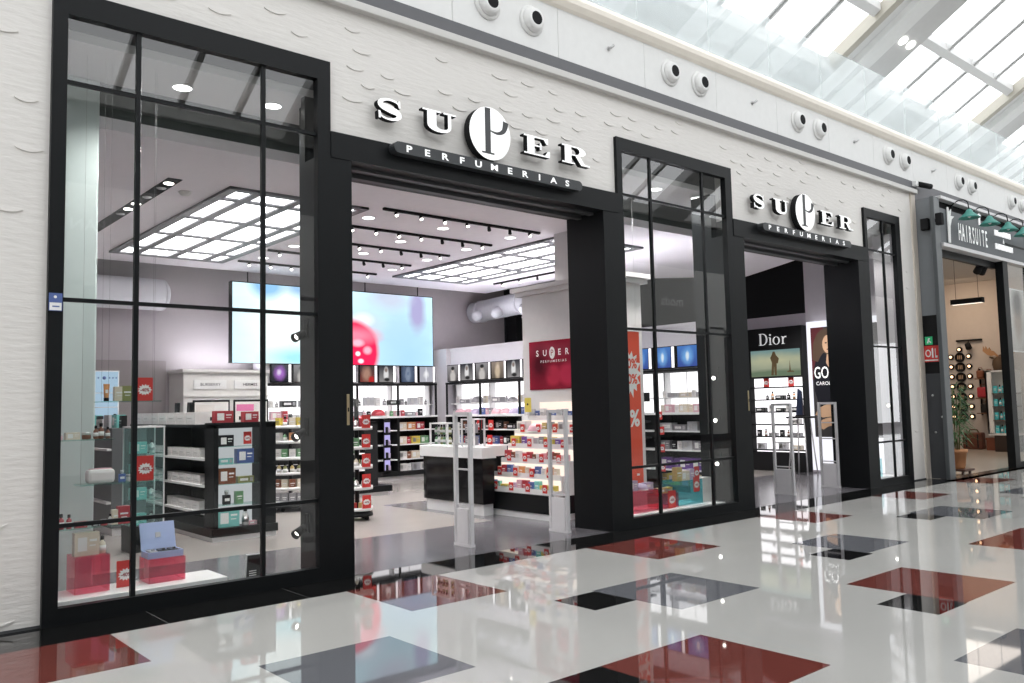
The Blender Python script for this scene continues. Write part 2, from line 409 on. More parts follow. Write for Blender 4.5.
b = B(); b.box(45, 45.2, -13, .3, 0, 10); struct('wall_right', b, OFFW)
# ---- shop shell
b = B(); b.box(.8, 14.1, 9.36, 9.5, 0, 5.9, 0); struct('wall_back_shop', b, GREYWALL)
b = B(); b.box(14.1, 17.3, 9.3, 9.5, 0, 5.9, 0); struct('wall_back_dark', b, BLKM)
b = B(); b.box(.8, 1.0, .25, 9.4, 0, 5.9, 0); struct('wall_left_shop', b, GREYWALL)
b = B()
b.box(17.2, 17.4, .25, 9.4, 0, 3.25, 0); b.box(17.2, 17.4, 2.58, 9.4, 3.25, 3.53, 0); b.box(17.2, 17.4, 2.58, 9.4, 3.53, 5.9, 1); b.box(17.2, 17.4, .25, 2.58, 3.25, 5.9, 2)
struct('wall_right_shop', b, [mat('grey_lilac_light', (.55, .50, .55), .7), BLKM, mat('white_lilac', (.74, .69, .73), .7)])
b = B(); b.box(.8, 17.4, .25, 9.5, 5.9, 6.0); struct('ceiling_void', b, BLKM)
def slab(b, pts, z0, z1, m=0):
    b.prism(pts, (0, 0, z0), (1, 0, 0), (0, -1, 0), z1 - z0, m)
b = B()
raft = [(1.0, -1.36), (14.3, -1.36), (14.9, -1.42), (15.25, -1.58), (15.45, -1.9), (16.35, -3.5), (13.05, -6.2), (13.05, -8.8), (1.0, -8.8)]
slab(b, raft, 4.4, 4.52)
struct('ceiling', b, CEIL)
b = B(); b.box(1.0, 17.2, .26, 1.10, 4.76, 4.84); struct('ceiling_window_soffit', b, mat('soffit_grey', (.50, .49, .49), .8))
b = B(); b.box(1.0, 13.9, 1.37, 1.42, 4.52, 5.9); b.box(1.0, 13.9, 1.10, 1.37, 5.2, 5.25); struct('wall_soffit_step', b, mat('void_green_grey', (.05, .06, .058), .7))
b = B(); b.box(1.84, 2.14, 1.06, 1.34, 0, 4.76, 0, .02); struct('trim_5', b, mat('teal_white_column', (.56, .64, .63), .5))
# ---- shop windows
def window(idx, x0, x1, ztop, gx0, gx1, gtop, mull, trans):
    h = holder('window_%d' % idx)
    b = B()
    b.box(x0, gx0, -.05, .035, 0, ztop); b.box(gx1, x1, -.05, .035, 0, ztop); b.box(gx0, gx1, -.05, .035, gtop, ztop); b.box(gx0, gx1, -.05, .035, 0, .13)
    obj('window_frame', b, BLK, h)
    for x in mull: b = B(); b.box(x - .019, x + .019, -.022, .018, .13, gtop); obj('mullion', b, BLK, h)
    for z in trans: b = B(); b.box(gx0, gx1, -.020, .016, z - .016, z + .016); obj('transom', b, BLK, h)
    b = B(); b.box(gx0, gx1, -.006, .004, .13, gtop); obj('window_pane', b, GLASS, h)
    return h
b = B(); b.box(16.07, 16.24, .036, .42, 0, 4.75); struct('trim_6', b, mat('pale_lilac_panel', (.46, .435, .46), .5))
window(1, 1.50, 3.96, 5.04, 1.61, 3.82, 4.84, (2.165, 3.28), (4.29, 2.52, .75))
window(2, 8.14, 10.70, 5.11, 8.24, 10.54, 4.94, (8.84, 10.01), (4.36, 2.575, .77))
window(3, 14.83, 16.25, 5.09, 14.92, 16.06, 4.93, (15.59,), (4.33, 2.54, .79))
def portal(idx, xa, xb, xo0, xo1):
    """black door surround: deep jamb blocks, header and the roller-shutter box behind it"""
    h = holder('door_%d' % idx)
    b = B(); b.box(xa, xo0, -.05, .62, 0, 4.08, 0); b.box(xa - .12, xa, .036, .34 if idx == 1 else .62, 0, 4.08, 0); b.box(xa - .12, xa - .001, .26, .34 if idx == 1 else .62, 4.08, 4.76, 0); obj('jamb', b, BLK, h)
    b = B(); b.box(xo1, xb, -.05, .62, 0, 4.08, 0); b.box(xb, xb + .1, .036, .62, 0, 4.08, 0); b.box(xb + .001, xb + .12, .26, .62, 4.08, 4.76, 0); obj('jamb', b, BLK, h)
    b = B(); b.box(xa, xb, -.06, .25, 4.08, 4.34, 0); obj('header', b, BLK, h)
    b = B(); b.box(xa, xb, .25, .62, 4.075, 4.76, 0); b.box(xo0, xo1, .12, .20, 4.05, 4.08, 1); b.box(xo0, xo1, .34, .42, 4.035, 4.075, 1); obj('shutter_box', b, [BLK, DKGREY], h)
    b = B(); b.box(xo0 - .075, xo0 - .045, -.056, -.05, 1.45, 1.75, 0, .003); b.box(xo0 - .067, xo0 - .053, -.058, -.056, 1.58, 1.62, 1); obj('lock_plate', b, [mat('brass', (.55, .45, .28), .35, .8), BLK], h)
portal(1, 3.96, 8.14, 4.19, 7.85)
portal(2, 10.70, 14.83, 10.96, 14.52)
b = B()
for x0, x1 in ((1.5, 3.96), (8.14, 10.7), (14.83, 16.25), (-8, 1.5), (16.25, 17.05)): b.box(x0, x1, -.012, .0, 0, .02)
struct('baseboard_front', b, DKGREY)
# ================================================================== CEILING FITTINGS OF THE SHOP
def ceiling_grid(loc, label):
    t = thing('ceiling_light_panel', label, 'ceiling light', loc, 'luminous grid panels in the shop ceiling')
    X = [0, .34, .95, 1.55, 1.86]; Y = [0, .52, 1.80, 3.10, 4.40, 5.10]; x, y, z = loc
    b = B()
    for a in X: b.box(x + a - .06, x + a + .06, y - .06, y + 5.16, z - .035, z)
    for a in Y: b.box(x - .06, x + 1.92, y + a - .06, y + a + .06, z - .034, z)
    obj('panel_frame', b, mat('grid_grey', (.13, .13, .14), .5), t)
    for i in range(4):
        for j in range(5):
            b = B(); b.box(x + X[i] + .035, x + X[i + 1] - .035, y + Y[j] + .035, y + Y[j + 1] - .035, z - .012, z)
            obj('diffuser', b, PANELLIGHT, t)
ceiling_grid((4.12, 2.75, 4.4), 'large glowing square-grid light panel in the ceiling behind the first show window')
ceiling_grid((9.65, 2.5, 4.4), 'large glowing square-grid light panel in the ceiling seen through the main entrance')
b = B(); b.lathe([(0, 0), (.088, 0), (.088, .004), (0, .004)], seg=20, m=0); b.lathe([(.088, -.004), (.10, -.004), (.10, .01), (.088, .01)], seg=20, m=1, cap=False)
dl0 = solo('downlight', b, [LAMP, WHITE], 'x', 'downlight')
spots = [(6.35, 3.22, 'row nearest the entrance', 0), (7.68, 3.2, 'row nearest the entrance', 1), (9.03, 3.16, 'row nearest the entrance', 2), (6.38, 4.48, 'second row from the entrance', 0), (7.70, 4.44, 'second row from the entrance', 1), (9.06, 4.40, 'second row from the entrance', 2),
 (6.43, 5.78, 'third row from the entrance', 0), (7.75, 5.73, 'third row from the entrance', 1), (9.09, 5.66, 'third row from the entrance', 2), (6.48, 7.12, 'back row by the screen', 0), (7.80, 7.02, 'back row by the screen', 1), (9.15, 6.97, 'back row by the screen', 2)]
first = True
for x, y, rw, k in spots:
    lb = '%s round recessed downlight from the left in the ceiling, %s' % (ORD[k], rw); g = 'round downlights of the shop ceiling'
    if first: dl0.location = (x, y, 4.394); props(dl0, lb, 'downlight', g); first = False
    else: dup(dl0, (x, y, 4.394), lb, g)
for x, y, lb in ((2.80, .76, 'left round downlight above the first show window'), (3.70, .70, 'right round downlight above the first show window'), (9.65, .55, 'left round downlight above the middle show window'), (10.6, .52, 'right round downlight above the middle show window')):
    dup(dl0, (x, y, 4.754), lb, 'round downlights in the window soffits')
def track(loc, ax, length, n, label, on, rec=False):
    t = thing('track_light', label, 'track light', loc, 'black spotlight tracks on the shop ceiling'); x, y, z = loc
    b = B(); w = .025
    if ax: b.box(x - w, x + w, y, y + length, z - .035, z)
    else: b.box(x, x + length, y - w, y + w, z - .035, z)
    obj('track', b, BLKM, t)
    for k in range(n):
        q = (k + .5) / n * length; px, py = (x, y + q) if ax else (x + q, y)
        b = B(); d = Vector((-.15, -.5, -.55)).normalized() if on[k % len(on)] else Vector((.5, .5, -.6)).normalized(); c = Vector((px, py, z - .035))
        b.tube([c, c + Vector((0, 0, -.02))], .01, 6, 0); c2 = c + Vector((0, 0, -.035))
        b.lathe([(0, -.035), (.024, -.035), (.03, .035), (.026, .033), (.024, .02)], c2, 10, 0, d, False); b.lathe([(0, .026), (.0245, .026), (.0245, .027), (0, .0271)], c2, 10, 1, d)
        obj('spot_head', b, [BLKM, SPOTG], t)
for k, (y, lb) in enumerate(((2.57, 'black ceiling spotlight track nearest the main entrance'), (3.80, 'second black ceiling spotlight track behind the entrance'), (5.03, 'third black ceiling spotlight track behind the entrance'), (6.30, 'fourth black ceiling spotlight track behind the entrance'), (7.58, 'black ceiling spotlight track nearest the big screen'))):
    track((6.2, y, 4.4), 0, 2.95, 7, lb, [1, 1, 1, 1, 0, 0])
track((12.12, 5.0, 4.4), 1, 2.35, 4, 'short black spotlight track at the right back of the ceiling', [1, 0, 1])
t = thing('recessed_spot_channel', 'dark recessed channel with small spots in the ceiling left of the grid panel', 'ceiling light', (3.4, 2.75, 4.4))
b = B(); b.box(3.33, 3.50, 2.75, 6.4, 4.392, 4.40); obj('channel', b, BLKM, t)
for y in (2.98, 3.25, 3.8, 4.25, 4.6, 4.95): b = B(); b.lathe([(0, -.004), (.055, -.004), (.06, .004), (0, .004)], (3.415, y, 4.388), 14, 0); obj('spot_head', b, [SPOTG if y in (2.98, 4.25, 4.6) else STEEL], t)
b = B(); b.lathe([(0, -.05), (.05, -.045), (.075, -.012), (.08, 0), (0, 0)], (0, 0, 0), 16, 0); solo('smoke_detector', b, OFFW, 'small round white detector on the ceiling beside the first grid panel', 'smoke detector').location = (3.72, 3.3, 4.40)
# ================================================================== LED SCREEN, DUCT
t = thing('video_screen', 'huge bright screen showing a red perfume bottle, hung above the back shelves', 'screen', (8.95, 8.72, 2.57))
SCR = picture('screen_picture', [((.55, .86, .97), (.62, .90, 1.0)), (.24, .45, .20, .7, .6, (.9, 1, 1)), (.30, .08, .12, .12, .7, (.35, .75, .85)), (.15, 1.0, .07, .16, .4, (.25, .5, .8)), (.32, 1.02, .09, .14, .4, (.3, .5, .75)),
  (.82, .45, .20, .6, .7, (.42, .62, .70)), (.86, .12, .14, .35, .8, (.36, .58, .78)), (.91, .82, .045, .30, .4, (.36, .34, .55)), (.76, .95, .10, .16, .6, (.50, .56, .68)), (.60, .58, .11, .16, .4, (.5, .62, .74)), (.61, .62, .05, .08, .5, (.75, .85, .93)), (.56, .18, .132, .42, .10, (.80, .02, .09)), (.57, .40, .10, .10, .6, (.9, .22, .32)), (.585, .30, .03, .05, .4, (1, .45, .55)), (.585, .15, .012, .03, .3, (1, .8, .85)), (.635, .2, .02, .05, .4, (.95, .4, .5)), (.60, .05, .014, .03, .3, (1, .7, .8))], 1.4)
b = B(); b.quad((6.56, 8.72, 2.57), (4.80, 0, 0), (0, 0, 1.60)); obj('display', b, SCR, t)
b = B(); b.box(6.54, 11.38, 8.725, 8.86, 2.568, 4.19); obj('cabinet', b, BLKM, t)
for x in (6.9, 8.2, 9.6, 11.0): b = B(); b.tube([(x, 8.79, 4.19), (x, 8.79, 4.4)], .012, 6); obj('hanging_rod', b, BLKM, t)
t = thing('air_duct', 'white spiral ventilation duct with jet nozzles hanging at the right back', 'air duct', (13.0, 8.9, 4.0))
b = B(); b.tube([(13.0, 9.2, 3.95), (13.0, 5.0, 4.1)], .26, 20); b.lathe([(.265, -.03), (.28, -.03), (.28, .03), (.265, .03)], (13, 8.9, 3.96), 20, 0, (0, -1, .036)); b.lathe([(.265, -.03), (.28, -.03), (.28, .03), (.265, .03)], (13, 7.4, 4.01), 20, 0, (0, -1, .036))
obj('pipe', b, mat('duct_white', (.62, .62, .66), .45), t)
for y in (8.75, 8.0, 7.0, 6.0):
    b = B(); b.lathe([(.13, 0), (.13, .2), (.10, .26), (.07, .26)], (12.86, y, 3.9), 14, 0, (-.8, 0, -.45)); b.lathe([(0, .25), (.07, .25), (.07, .255), (0, .255)], (12.86, y, 3.9), 14, 1, (-.8, 0, -.45)); obj('nozzle', b, [mat('duct_white', (.6, .6, .62), .45), DKGREY], t)
for y in (7.9, 6): b = B(); b.tube([(13, y, 4.25), (13, y, 5.9)], .01, 5); obj('hanging_rod', b, BLKM, t)
t = thing('air_duct', 'white round ventilation duct behind the first show window, high on the back wall', 'air duct', (4.6, 9.0, 3.85))
b = B(); b.tube([(1.0, 9.02, 3.85), (5.3, 9.02, 3.85)], .30, 20); b.lathe([(.0, 0), (.2, -.01), (.29, -.08), (.30, -.12)], (5.42, 9.02, 3.85), 20, 0, (1, 0, 0)); obj('pipe', b, MATS['duct_white'], t)
for x in (2, 4.8): b = B(); b.tube([(x, 9.02, 4.15), (x, 9.02, 5.9)], .01, 5); obj('hanging_rod', b, BLKM, t)
b = B(); b.box(14.12, 14.9, 8.9, 9.27, 3.15, 4.05, 0, .02); b.box(14.3, 14.5, 8.89, 8.9, 3.86, 3.9, 1); solo('loudspeaker', b, [BLKM, ALU], 'black cabinet high on the wall under the right end of the duct', 'speaker')
# ================================================================== PRODUCTS
COL = {'turquoise': (.10, .62, .68), 'white': (.80, .78, .77), 'black': (.02, .02, .022), 'red': (.42, .035, .05), 'pink': (.70, .42, .48), 'grey': (.30, .29, .31), 'gold': (.55, .42, .16), 'yellow': (.68, .55, .10), 'blue': (.09, .14, .36), 'purple': (.14, .06, .27), 'green': (.14, .30, .15), 'aqua': (.20, .55, .52), 'cream': (.72, .64, .52), 'brown': (.20, .07, .035), 'silver': (.5, .5, .53), 'lilac': (.50, .42, .58), 'orange': (.65, .30, .12), 'olive': (.24, .25, .09)}
PM = {}
def cm(c): return mat('product_' + c, COL[c], .35, var=.1, scale=20)
def pmesh(kind, c):
    """a product about 1 unit high is not used: real sizes, front towards -y, base at z = 0"""
    k = (kind, c)
    if k in PM: return PM[k]
    b = B(); M_ = [cm(c), WHT, BLKM, STEEL]
    lab = 3 if c in ('white', 'yellow', 'silver') else 1
    if kind == 'perfume_box':
        b.box(-.045, .045, -.03, .03, 0, .14, 0); b.box(-.03, .03, -.0312, -.03, .075, .088, lab); b.box(-.022, .022, -.0312, -.03, .05, .056, lab)
    elif kind == 'gift_box':
        b.box(-.10, .10, -.05, .05, 0, .15, 0); b.box(-.075, .0, -.0515, -.05, .03, .12, lab); b.box(.02, .08, -.0515, -.05, .09, .105, lab); b.box(.02, .07, -.0515, -.05, .06, .068, lab)
    elif kind == 'wide_box':
        b.box(-.13, .13, -.06, .06, 0, .10, 0); b.box(-.10, .03, -.0615, -.06, .03, .07, lab); b.box(.06, .11, -.0615, -.06, .02, .08, 3)
    elif kind == 'perfume_bottle':
        b.box(-.035, .035, -.018, .018, 0, .085, 0, .006); b.lathe([(.010, .085), (.010, .095), (.018, .095), (.018, .125), (0, .126)], (0, 0, 0), 12, 3); b.box(-.022, .022, -.0195, -.018, .03, .055, lab)
    elif kind == 'round_bottle':
        b.lathe([(.024, 0), (.030, .006), (.032, .06), (.027, .10), (.012, .115), (.012, .125)], (0, 0, 0), 14, 0); b.lathe([(.017, .125), (.017, .16), (0, .163)], (0, 0, 0), 12, 2 if c != 'black' else 3); b.lathe([(.0325, .03), (.0325, .075)], (0, 0, 0), 14, lab)
    elif kind == 'cream_jar':
        b.lathe([(.035, 0), (.04, .004), (.04, .035), (.037, .04)], (0, 0, 0), 16, 0); b.lathe([(.041, .04), (.041, .062), (.038, .065), (0, .065)], (0, 0, 0), 16, 3)
    elif kind == 'tube':
        b.lathe([(.022, 0), (.022, .03)], (0, 0, 0), 12, 2); b.bm.faces.ensure_lookup_table()
        A = [b.bm.verts.new((.02 * math.cos(2 * PI * i / 12), .02 * math.sin(2 * PI * i / 12), .03)) for i in range(12)]; D = [b.bm.verts.new((.026 * math.cos(2 * PI * i / 12), .003 * math.sin(2 * PI * i / 12), .15)) for i in range(12)]
        for i in range(12): f = b.bm.faces.new((A[i], A[(i + 1) % 12], D[(i + 1) % 12], D[i])); f.material_index = 0
        b.bm.faces.new(D).material_index = 0; b.box(-.012, .012, -.016, -.014, .07, .10, lab)
    elif kind == 'dome_gift_set':
        b.lathe([(.13, 0), (.135, .02), (.12, .07), (.085, .11), (.04, .128), (0, .13)], (0, 0, 0), 18, 0); b.lathe([(.045, .0), (.045, .012), (0, .012)], (0, -.09, .05), 12, lab, (0, -.8, .6)); b.lathe([(.138, 0), (.138, .015)], (0, 0, 0), 18, 1)
    elif kind == 'multipack':
        b.box(-.14, .14, -.08, .08, 0, .13, 0); b.box(-.11, .11, -.0815, -.08, .04, .10, 1); b.box(-.08, .05, -.083, -.0815, .06, .07, 3)
    PM[k] = b.mesh(kind, M_); return PM[k]
NAMES = {'perfume_box': 'perfume carton', 'gift_box': 'gift box', 'wide_box': 'wide gift set', 'perfume_bottle': 'square perfume bottle', 'round_bottle': 'round bottle', 'cream_jar': 'cream jar', 'tube': 'upright tube', 'dome_gift_set': 'dome shaped gift pack', 'multipack': 'wrapped pack'}
WID = {'perfume_box': .09, 'gift_box': .20, 'wide_box': .26, 'perfume_bottle': .07, 'round_bottle': .064, 'cream_jar': .08, 'tube': .052, 'dome_gift_set': .27, 'multipack': .28}
def put(kind, c, loc, label, group=None, rot=0, sc=1):
    o = bpy.data.objects.new(kind, pmesh(kind, c)); C.objects.link(o); o.location = loc; o.rotation_euler = (0, 0, rot); o.scale = (sc, sc, sc) if not isinstance(sc, tuple) else sc
    return props(o, label, kind.split('_')[-1] if kind not in ('dome_gift_set', 'multipack') else ('gift set' if kind[0] == 'd' else 'pack'), group)
def row(a, c, z, seq, where, group, face='y', gap=.02, sc=1.0, seed=1, fill=1.0):
    """seq of (kind, colour) repeated from a[0] to a[1] along the shelf; c is the depth coordinate of the product centres"""
    r = random.Random(seed); q = a[0]; k = 0; dirn = 1 if a[1] > a[0] else -1; made = []
    while True:
        kind, col_ = seq[k % len(seq)]; s = sc if not callable(sc) else sc(r); w = WID[kind] * s
        if abs(q + dirn * w - a[0]) > abs(a[1] - a[0]): break
        if r.random() < fill: made.append((kind, col_, q + dirn * w / 2, s))
        q += dirn * (w + gap * r.uniform(.6, 1.5)); k += 1
    for i, (kind, col_, p, s) in enumerate(made):
        loc = (p, c, z) if face == 'y' else (c, p, z)
        put(kind, col_, loc, '%s %s, %s from the left %s' % (col_, NAMES[kind], ORD[min(i, 19)], where), group, 0 if face == 'y' else -PI / 2, s)
    return made
# sale cards
def star(cx, cy, rx, ry, n=13, inn=.72, seed=2):
    r = random.Random(seed); out = []
    for i in range(2 * n):
        a = PI * i / n; k = (1 if i % 2 == 0 else inn) * r.uniform(.93, 1.05); out.append((cx + rx * k * math.cos(a), cy + ry * k * math.sin(a)))
    return out
def card_mesh(w, h, txt):
    b = B(); b.box(-w / 2, w / 2, 0, .006, 0, h, 0)
    b.prism(star(0, h * .47, w * .45, h * .25), (0, -.002, 0), UX, UZ, .002, 1)
    b.text(txt, (0, -.0028, h * .40), UX, UZ, h * .20, .0003, 2, .95, .03, 'CENTER'); return b.mesh('sale_card', [RED, WHT, DRED])
CARD = card_mesh(.14, .21, '-40%'); TAG = card_mesh(.085, .11, '-50%')
def card(loc, label, face=0, me=None, sc=1, group='red sale cards'):
    o = bpy.data.objects.new('sale_card', me or TAG); C.objects.link(o); o.location = loc; o.rotation_euler = (0, 0, face); o.scale = (sc, sc, sc)
    return props(o, label, 'sale card', group)
# ================================================================== WALL SHELVING
PICS = [picture('photo_%d' % i, L, 1.0) for i, L in enumerate([
 [((.02, .02, .03), (.10, .10, .12)), (.5, .5, .30, .35, .5, (.45, .18, .65)), (.45, .55, .12, .16, .5, (.85, .7, .95))],
 [((.10, .09, .09), (.30, .29, .30)), (.5, .25, .25, .4, .3, (.55, .52, .5)), (.5, .72, .12, .14, .2, (.62, .55, .5)), (.5, .80, .16, .12, .3, (.03, .03, .03))],
 [((.20, .05, .04), (.06, .05, .05)), (.45, .5, .28, .4, .5, (.42, .24, .18)), (.8, .15, .2, .2, .3, (.5, .03, .03))],
 [((.28, .27, .27), (.04, .04, .05)), (.5, .5, .17, .42, .3, (.75, .74, .74)), (.5, .75, .1, .13, .3, (.25, .2, .18)), (.55, .15, .2, .12, .3, (.03, .03, .03))],
 [((.02, .03, .06), (.03, .04, .08)), (.5, .5, .16, .36, .5, (.75, .8, .9)), (.5, .5, .34, .6, .9, (.15, .2, .3))],
 [((.45, .45, .5), (.40, .40, .47)), (.5, .5, .14, .16, .9, (1, 1, 1)), (.5, .5, .05, .4, .6, (.9, .9, .95))],
 [((.05, .09, .35), (.08, .22, .6)), (.5, .5, .25, .35, .5, (.2, .45, .85)), (.5, .5, .08, .2, .4, (.8, .9, 1))],
 [((.12, .10, .08), (.30, .24, .2)), (.5, .45, .2, .45, .4, (.6, .48, .35)), (.52, .7, .1, .12, .3, (.65, .52, .42))]])]
def wall_unit(name, label, loc, rot, bays, pics, openfrom, depth=.5):
    """front towards local -y at y = 0, bays along local x"""
    t = thing(name, label, 'shelving', loc); t.rotation_euler = (0, 0, rot); L = bays[-1]; O = dict(parent=t, local=True)
    b = B()
    for i, x in enumerate(bays): b.box(x - .03, x + .03, .0, depth, .12, 1.39, 0); b.box(x - .022, x + .022, .0, .03, 1.43, 2.12, 0); b.box(x - .015, x + .015, depth - .22, depth - .06, 1.43, 2.12, 1)
    b.box(-.03, L + .03, .0, depth, 2.12, 2.165, 0); b.box(-.03, L + .03, depth - .03, depth, 0, 2.65, 0)
    obj('carcass', b, [BLKM, WHITE], **O)
    b = B(); b.box(-.06, L + .06, .06, depth, 2.165, 2.565, 0); b.box(-.06, L + .06, .18, depth, 2.565, 2.93, 0); b.box(-.06, L + .06, .17, depth, 2.90, 2.95, 0); obj('fascia', b, mat('fascia_lilac', (.55, .53, .57), .5), **O)
    b = B(); b.box(.1, L - .1, .30, .42, 2.95, 2.965, 0); obj('added_uplight', b, glow('added_uplight_glow', (.96, .94, 1), 36), **O)  # unseen glow strip added on the fascia to brighten ceiling and upper wall
    b = B(); b.box(-.03, L + .03, -.02, depth - .03, 1.39, 1.43, 0); obj('counter_top', b, WHITE, **O)
    b = B(); b.box(0, L, .05, depth, 0, .10, 0); obj('plinth', b, ALU, **O)
    for i in range(len(bays) - 1):
        x0, x1 = bays[i] + .016, bays[i + 1] - .016
        b = B(); b.box(x0, x1, depth - .06, depth - .04, 1.43, 2.12, 0); n = max(2, round((x1 - x0) / .42))
        for k in range(1, n): xx = x0 + (x1 - x0) * k / n; b.box(xx - .006, xx + .006, depth - .066, depth - .06, 1.43, 2.12, 1)
        obj('lit_back_panel', b, [LITWHITE, ALU], **O)
        b = B(); b.box(x0, x1, .12, depth - .06, 1.665, 1.685, 0); obj('shelf', b, WHITE, **O)
        if i >= openfrom:
            b = B(); b.box(x0, x1, depth - .08, depth - .03, .1, 1.39, 0); b.box(x0, x1, 0, depth - .08, .1, .2, 0); obj('bay_back', b, BLKM, **O)
            for z in (.47, .80, 1.12): b = B(); b.box(x0, x1, .02, depth - .08, z - .025, z, 0); obj('shelf', b, WHITE, **O)
        else:
            b = B(); b.box(x0, x1, 0, depth - .08, .1, 1.385, 0)
            for z in (.5, .95): b.box(x0, x1, -.003, 0, z, z + .012, 1)
            obj('base_cabinet', b, [BLKM, ALU], **O)
    for x, w, k in pics:
        b = B(); b.box(x, x + w, .0, .05, 2.18, 2.56, 0); b.box(x + w - .075, x + w - .02, -.004, .0, 2.19, 2.55, 1); f = obj('picture_frame', b, [BLKM, LITWHITE], **O)
        b = B(); b.quad((x + .015, -.005, 2.195), (w - .105, 0, 0), (0, 0, .35)); obj('picture', b, PICS[k], parent=f, local=True)
    return t
ub = [0, 1.05, 2.09, 3.13, 4.17]
wall_unit('perfume_shelving', 'tall black perfume shelving with lit white backs under the big screen, on the back wall', (7.25, 8.7, 0), 0, ub, [(.1, .46, 0), (.58, .46, 1), (1.12, .46, 4), (1.6, .46, 3), (2.14, .46, 2), (2.62, .46, 3), (3.2, .46, 4), (3.7, .46, 5)], 2)
br = [0, 1.22, 2.52, 3.9, 5.0, 6.1, 7.2]
wall_unit('perfume_shelving', 'long black perfume shelving with lit white backs and framed photos along the right side', (11.4, 8.27, 0), -PI / 2, br, [(.05, .5, 1), (.56, .52, 3), (1.1, .52, 1), (1.64, .5, 7), (2.16, .5, 3), (2.7, .5, 4), (3.3, .5, 1), (5.02, .48, 4), (5.6, .48, 6), (6.12, .46, 6), (6.62, .52, 6)], 0)
b = B(); b.box(11.48, 11.92, 8.36, 9.3, 0, 2.95); struct('wall_corner', b, MATS['fascia_lilac'])
S_ = lambda r: r.uniform(.8, 1.25)
g = 'products on the back wall shelving'
row((7.4, 11.3), 8.90, 1.685, [('perfume_box', 'white'), ('perfume_bottle', 'grey'), ('wide_box', 'black'), ('perfume_box', 'grey'), ('perfume_bottle', 'black'), ('gift_box', 'silver')], 'on the upper lit shelf under the screen', g, sc=S_, gap=.06, seed=4)
row((7.4, 11.3), 8.84, 1.43, [('gift_box', 'pink'), ('perfume_box', 'red'), ('wide_box', 'grey'), ('perfume_bottle', 'pink'), ('perfume_box', 'black'), ('dome_gift_set', 'red'), ('perfume_box', 'white'), ('perfume_box', 'green')], 'on the counter of the back shelving', g, sc=S_, gap=.03, seed=5)
for z, sq, w in ((1.12, [('gift_box', 'cream'), ('gift_box', 'orange'), ('gift_box', 'red'), ('wide_box', 'cream')], 'top black shelf'), (.80, [('gift_box', 'cream'), ('perfume_box', 'red'), ('gift_box', 'yellow'), ('gift_box', 'green')], 'middle black shelf'), (.47, [('gift_box', 'white'), ('perfume_box', 'brown'), ('gift_box', 'cream'), ('gift_box', 'grey')], 'lower black shelf'), (.20, [('gift_box', 'white'), ('perfume_box', 'white'), ('gift_box', 'silver')], 'bottom black shelf')):
    row((10.42, 11.34), 8.82, z, sq, 'on the %s, back shelving' % w, g, sc=1.1, gap=.015, seed=int(z * 100))
    if z > .3: row((9.4, 9.62), 8.82, z, [('perfume_box', 'lilac')], 'on the %s by the violet strip' % w, g, sc=1.2, gap=.01)
g = 'products on the right shelving'
row((8.15, 5.7), 11.62, 1.685, [('perfume_box', 'white'), ('wide_box', 'grey'), ('perfume_bottle', 'silver'), ('dome_gift_set', 'grey'), ('perfume_box', 'cream')], 'on the upper lit shelf, right shelving', g, 'x', sc=S_, gap=.06, seed=6)
row((8.2, 5.65), 11.56, 1.43, [('perfume_box', 'grey'), ('dome_gift_set', 'pink'), ('dome_gift_set', 'pink'), ('dome_gift_set', 'lilac'), ('gift_box', 'blue'), ('perfume_box', 'pink')], 'on the counter, right shelving', g, 'x', sc=1.0, gap=.02, seed=7)
for z, sq, w in ((1.12, [('gift_box', 'black'), ('perfume_box', 'brown'), ('wide_box', 'black')], 'top black shelf'), (.80, [('gift_box', 'blue'), ('perfume_box', 'red'), ('gift_box', 'black')], 'middle black shelf')):
    row((8.1, 5.7), 11.58, z, sq, 'on the %s, right shelving' % w, g, 'x', sc=1.1, gap=.03, seed=int(z * 50))
g = 'products behind the middle show window'
row((2.15, 1.1), 11.62, 1.685, [('perfume_box', 'white'), ('wide_box', 'silver'), ('wide_box', 'cream')], 'on the lit shelf under blue photos', g, 'x', sc=.8, gap=.04, seed=8)
row((2.15, 1.1), 11.56, 1.43, [('perfume_box', 'cream'), ('gift_box', 'pink'), ('perfume_box', 'white'), ('gift_box', 'cream')], 'on the counter under the blue photos', g, 'x', sc=.9, gap=.02, seed=9)
row((2.15, 1.1), 11.54, 1.12, [('multipack', 'silver'), ('wide_box', 'grey'), ('gift_box', 'silver')], 'on the top black shelf under blue photos', g, 'x', gap=.03, seed=10)
row((2.15, 1.1), 11.54, .80, [('gift_box', 'grey'), ('perfume_box', 'black'), ('perfume_box', 'white'), ('gift_box', 'silver')], 'on the middle black shelf under blue photos', g, 'x', gap=.03, seed=11)
row((2.15, 1.1), 11.54, .47, [('gift_box', 'purple'), ('perfume_box', 'purple'), ('gift_box', 'purple')], 'on the lower black shelf under blue photos', g, 'x', sc=1.3, gap=.01, seed=12)
row((2.15, 1.1), 11.54, .20, [('perfume_box', 'gold'), ('gift_box', 'yellow'), ('perfume_box', 'lilac'), ('perfume_box', 'gold')], 'on the bottom black shelf under blue photos', g, 'x', sc=1.3, gap=.02, seed=13)
k = 0
for y, z, w in ((1.15, 1.30, 'counter edge under the blue photos'), (1.15, 1.02, 'top black shelf edge under the blue photos'), (1.15, .72, 'middle black shelf edge under the blue photos'), (1.15, .38, 'lower black shelf edge under the blue photos'), (2.05, 1.31, 'far counter edge behind the middle window'), (2.05, 1.05, 'far top shelf edge behind the middle window'), (2.05, .75, 'far middle shelf edge behind the middle window'), (2.05, .42, 'far lower shelf edge behind the middle window')):
    card((11.373 if z > 1.2 else 11.413, y, z), 'small red sale tag on the ' + w, -PI / 2, TAG, 1.25, 'red sale tags behind the middle window')
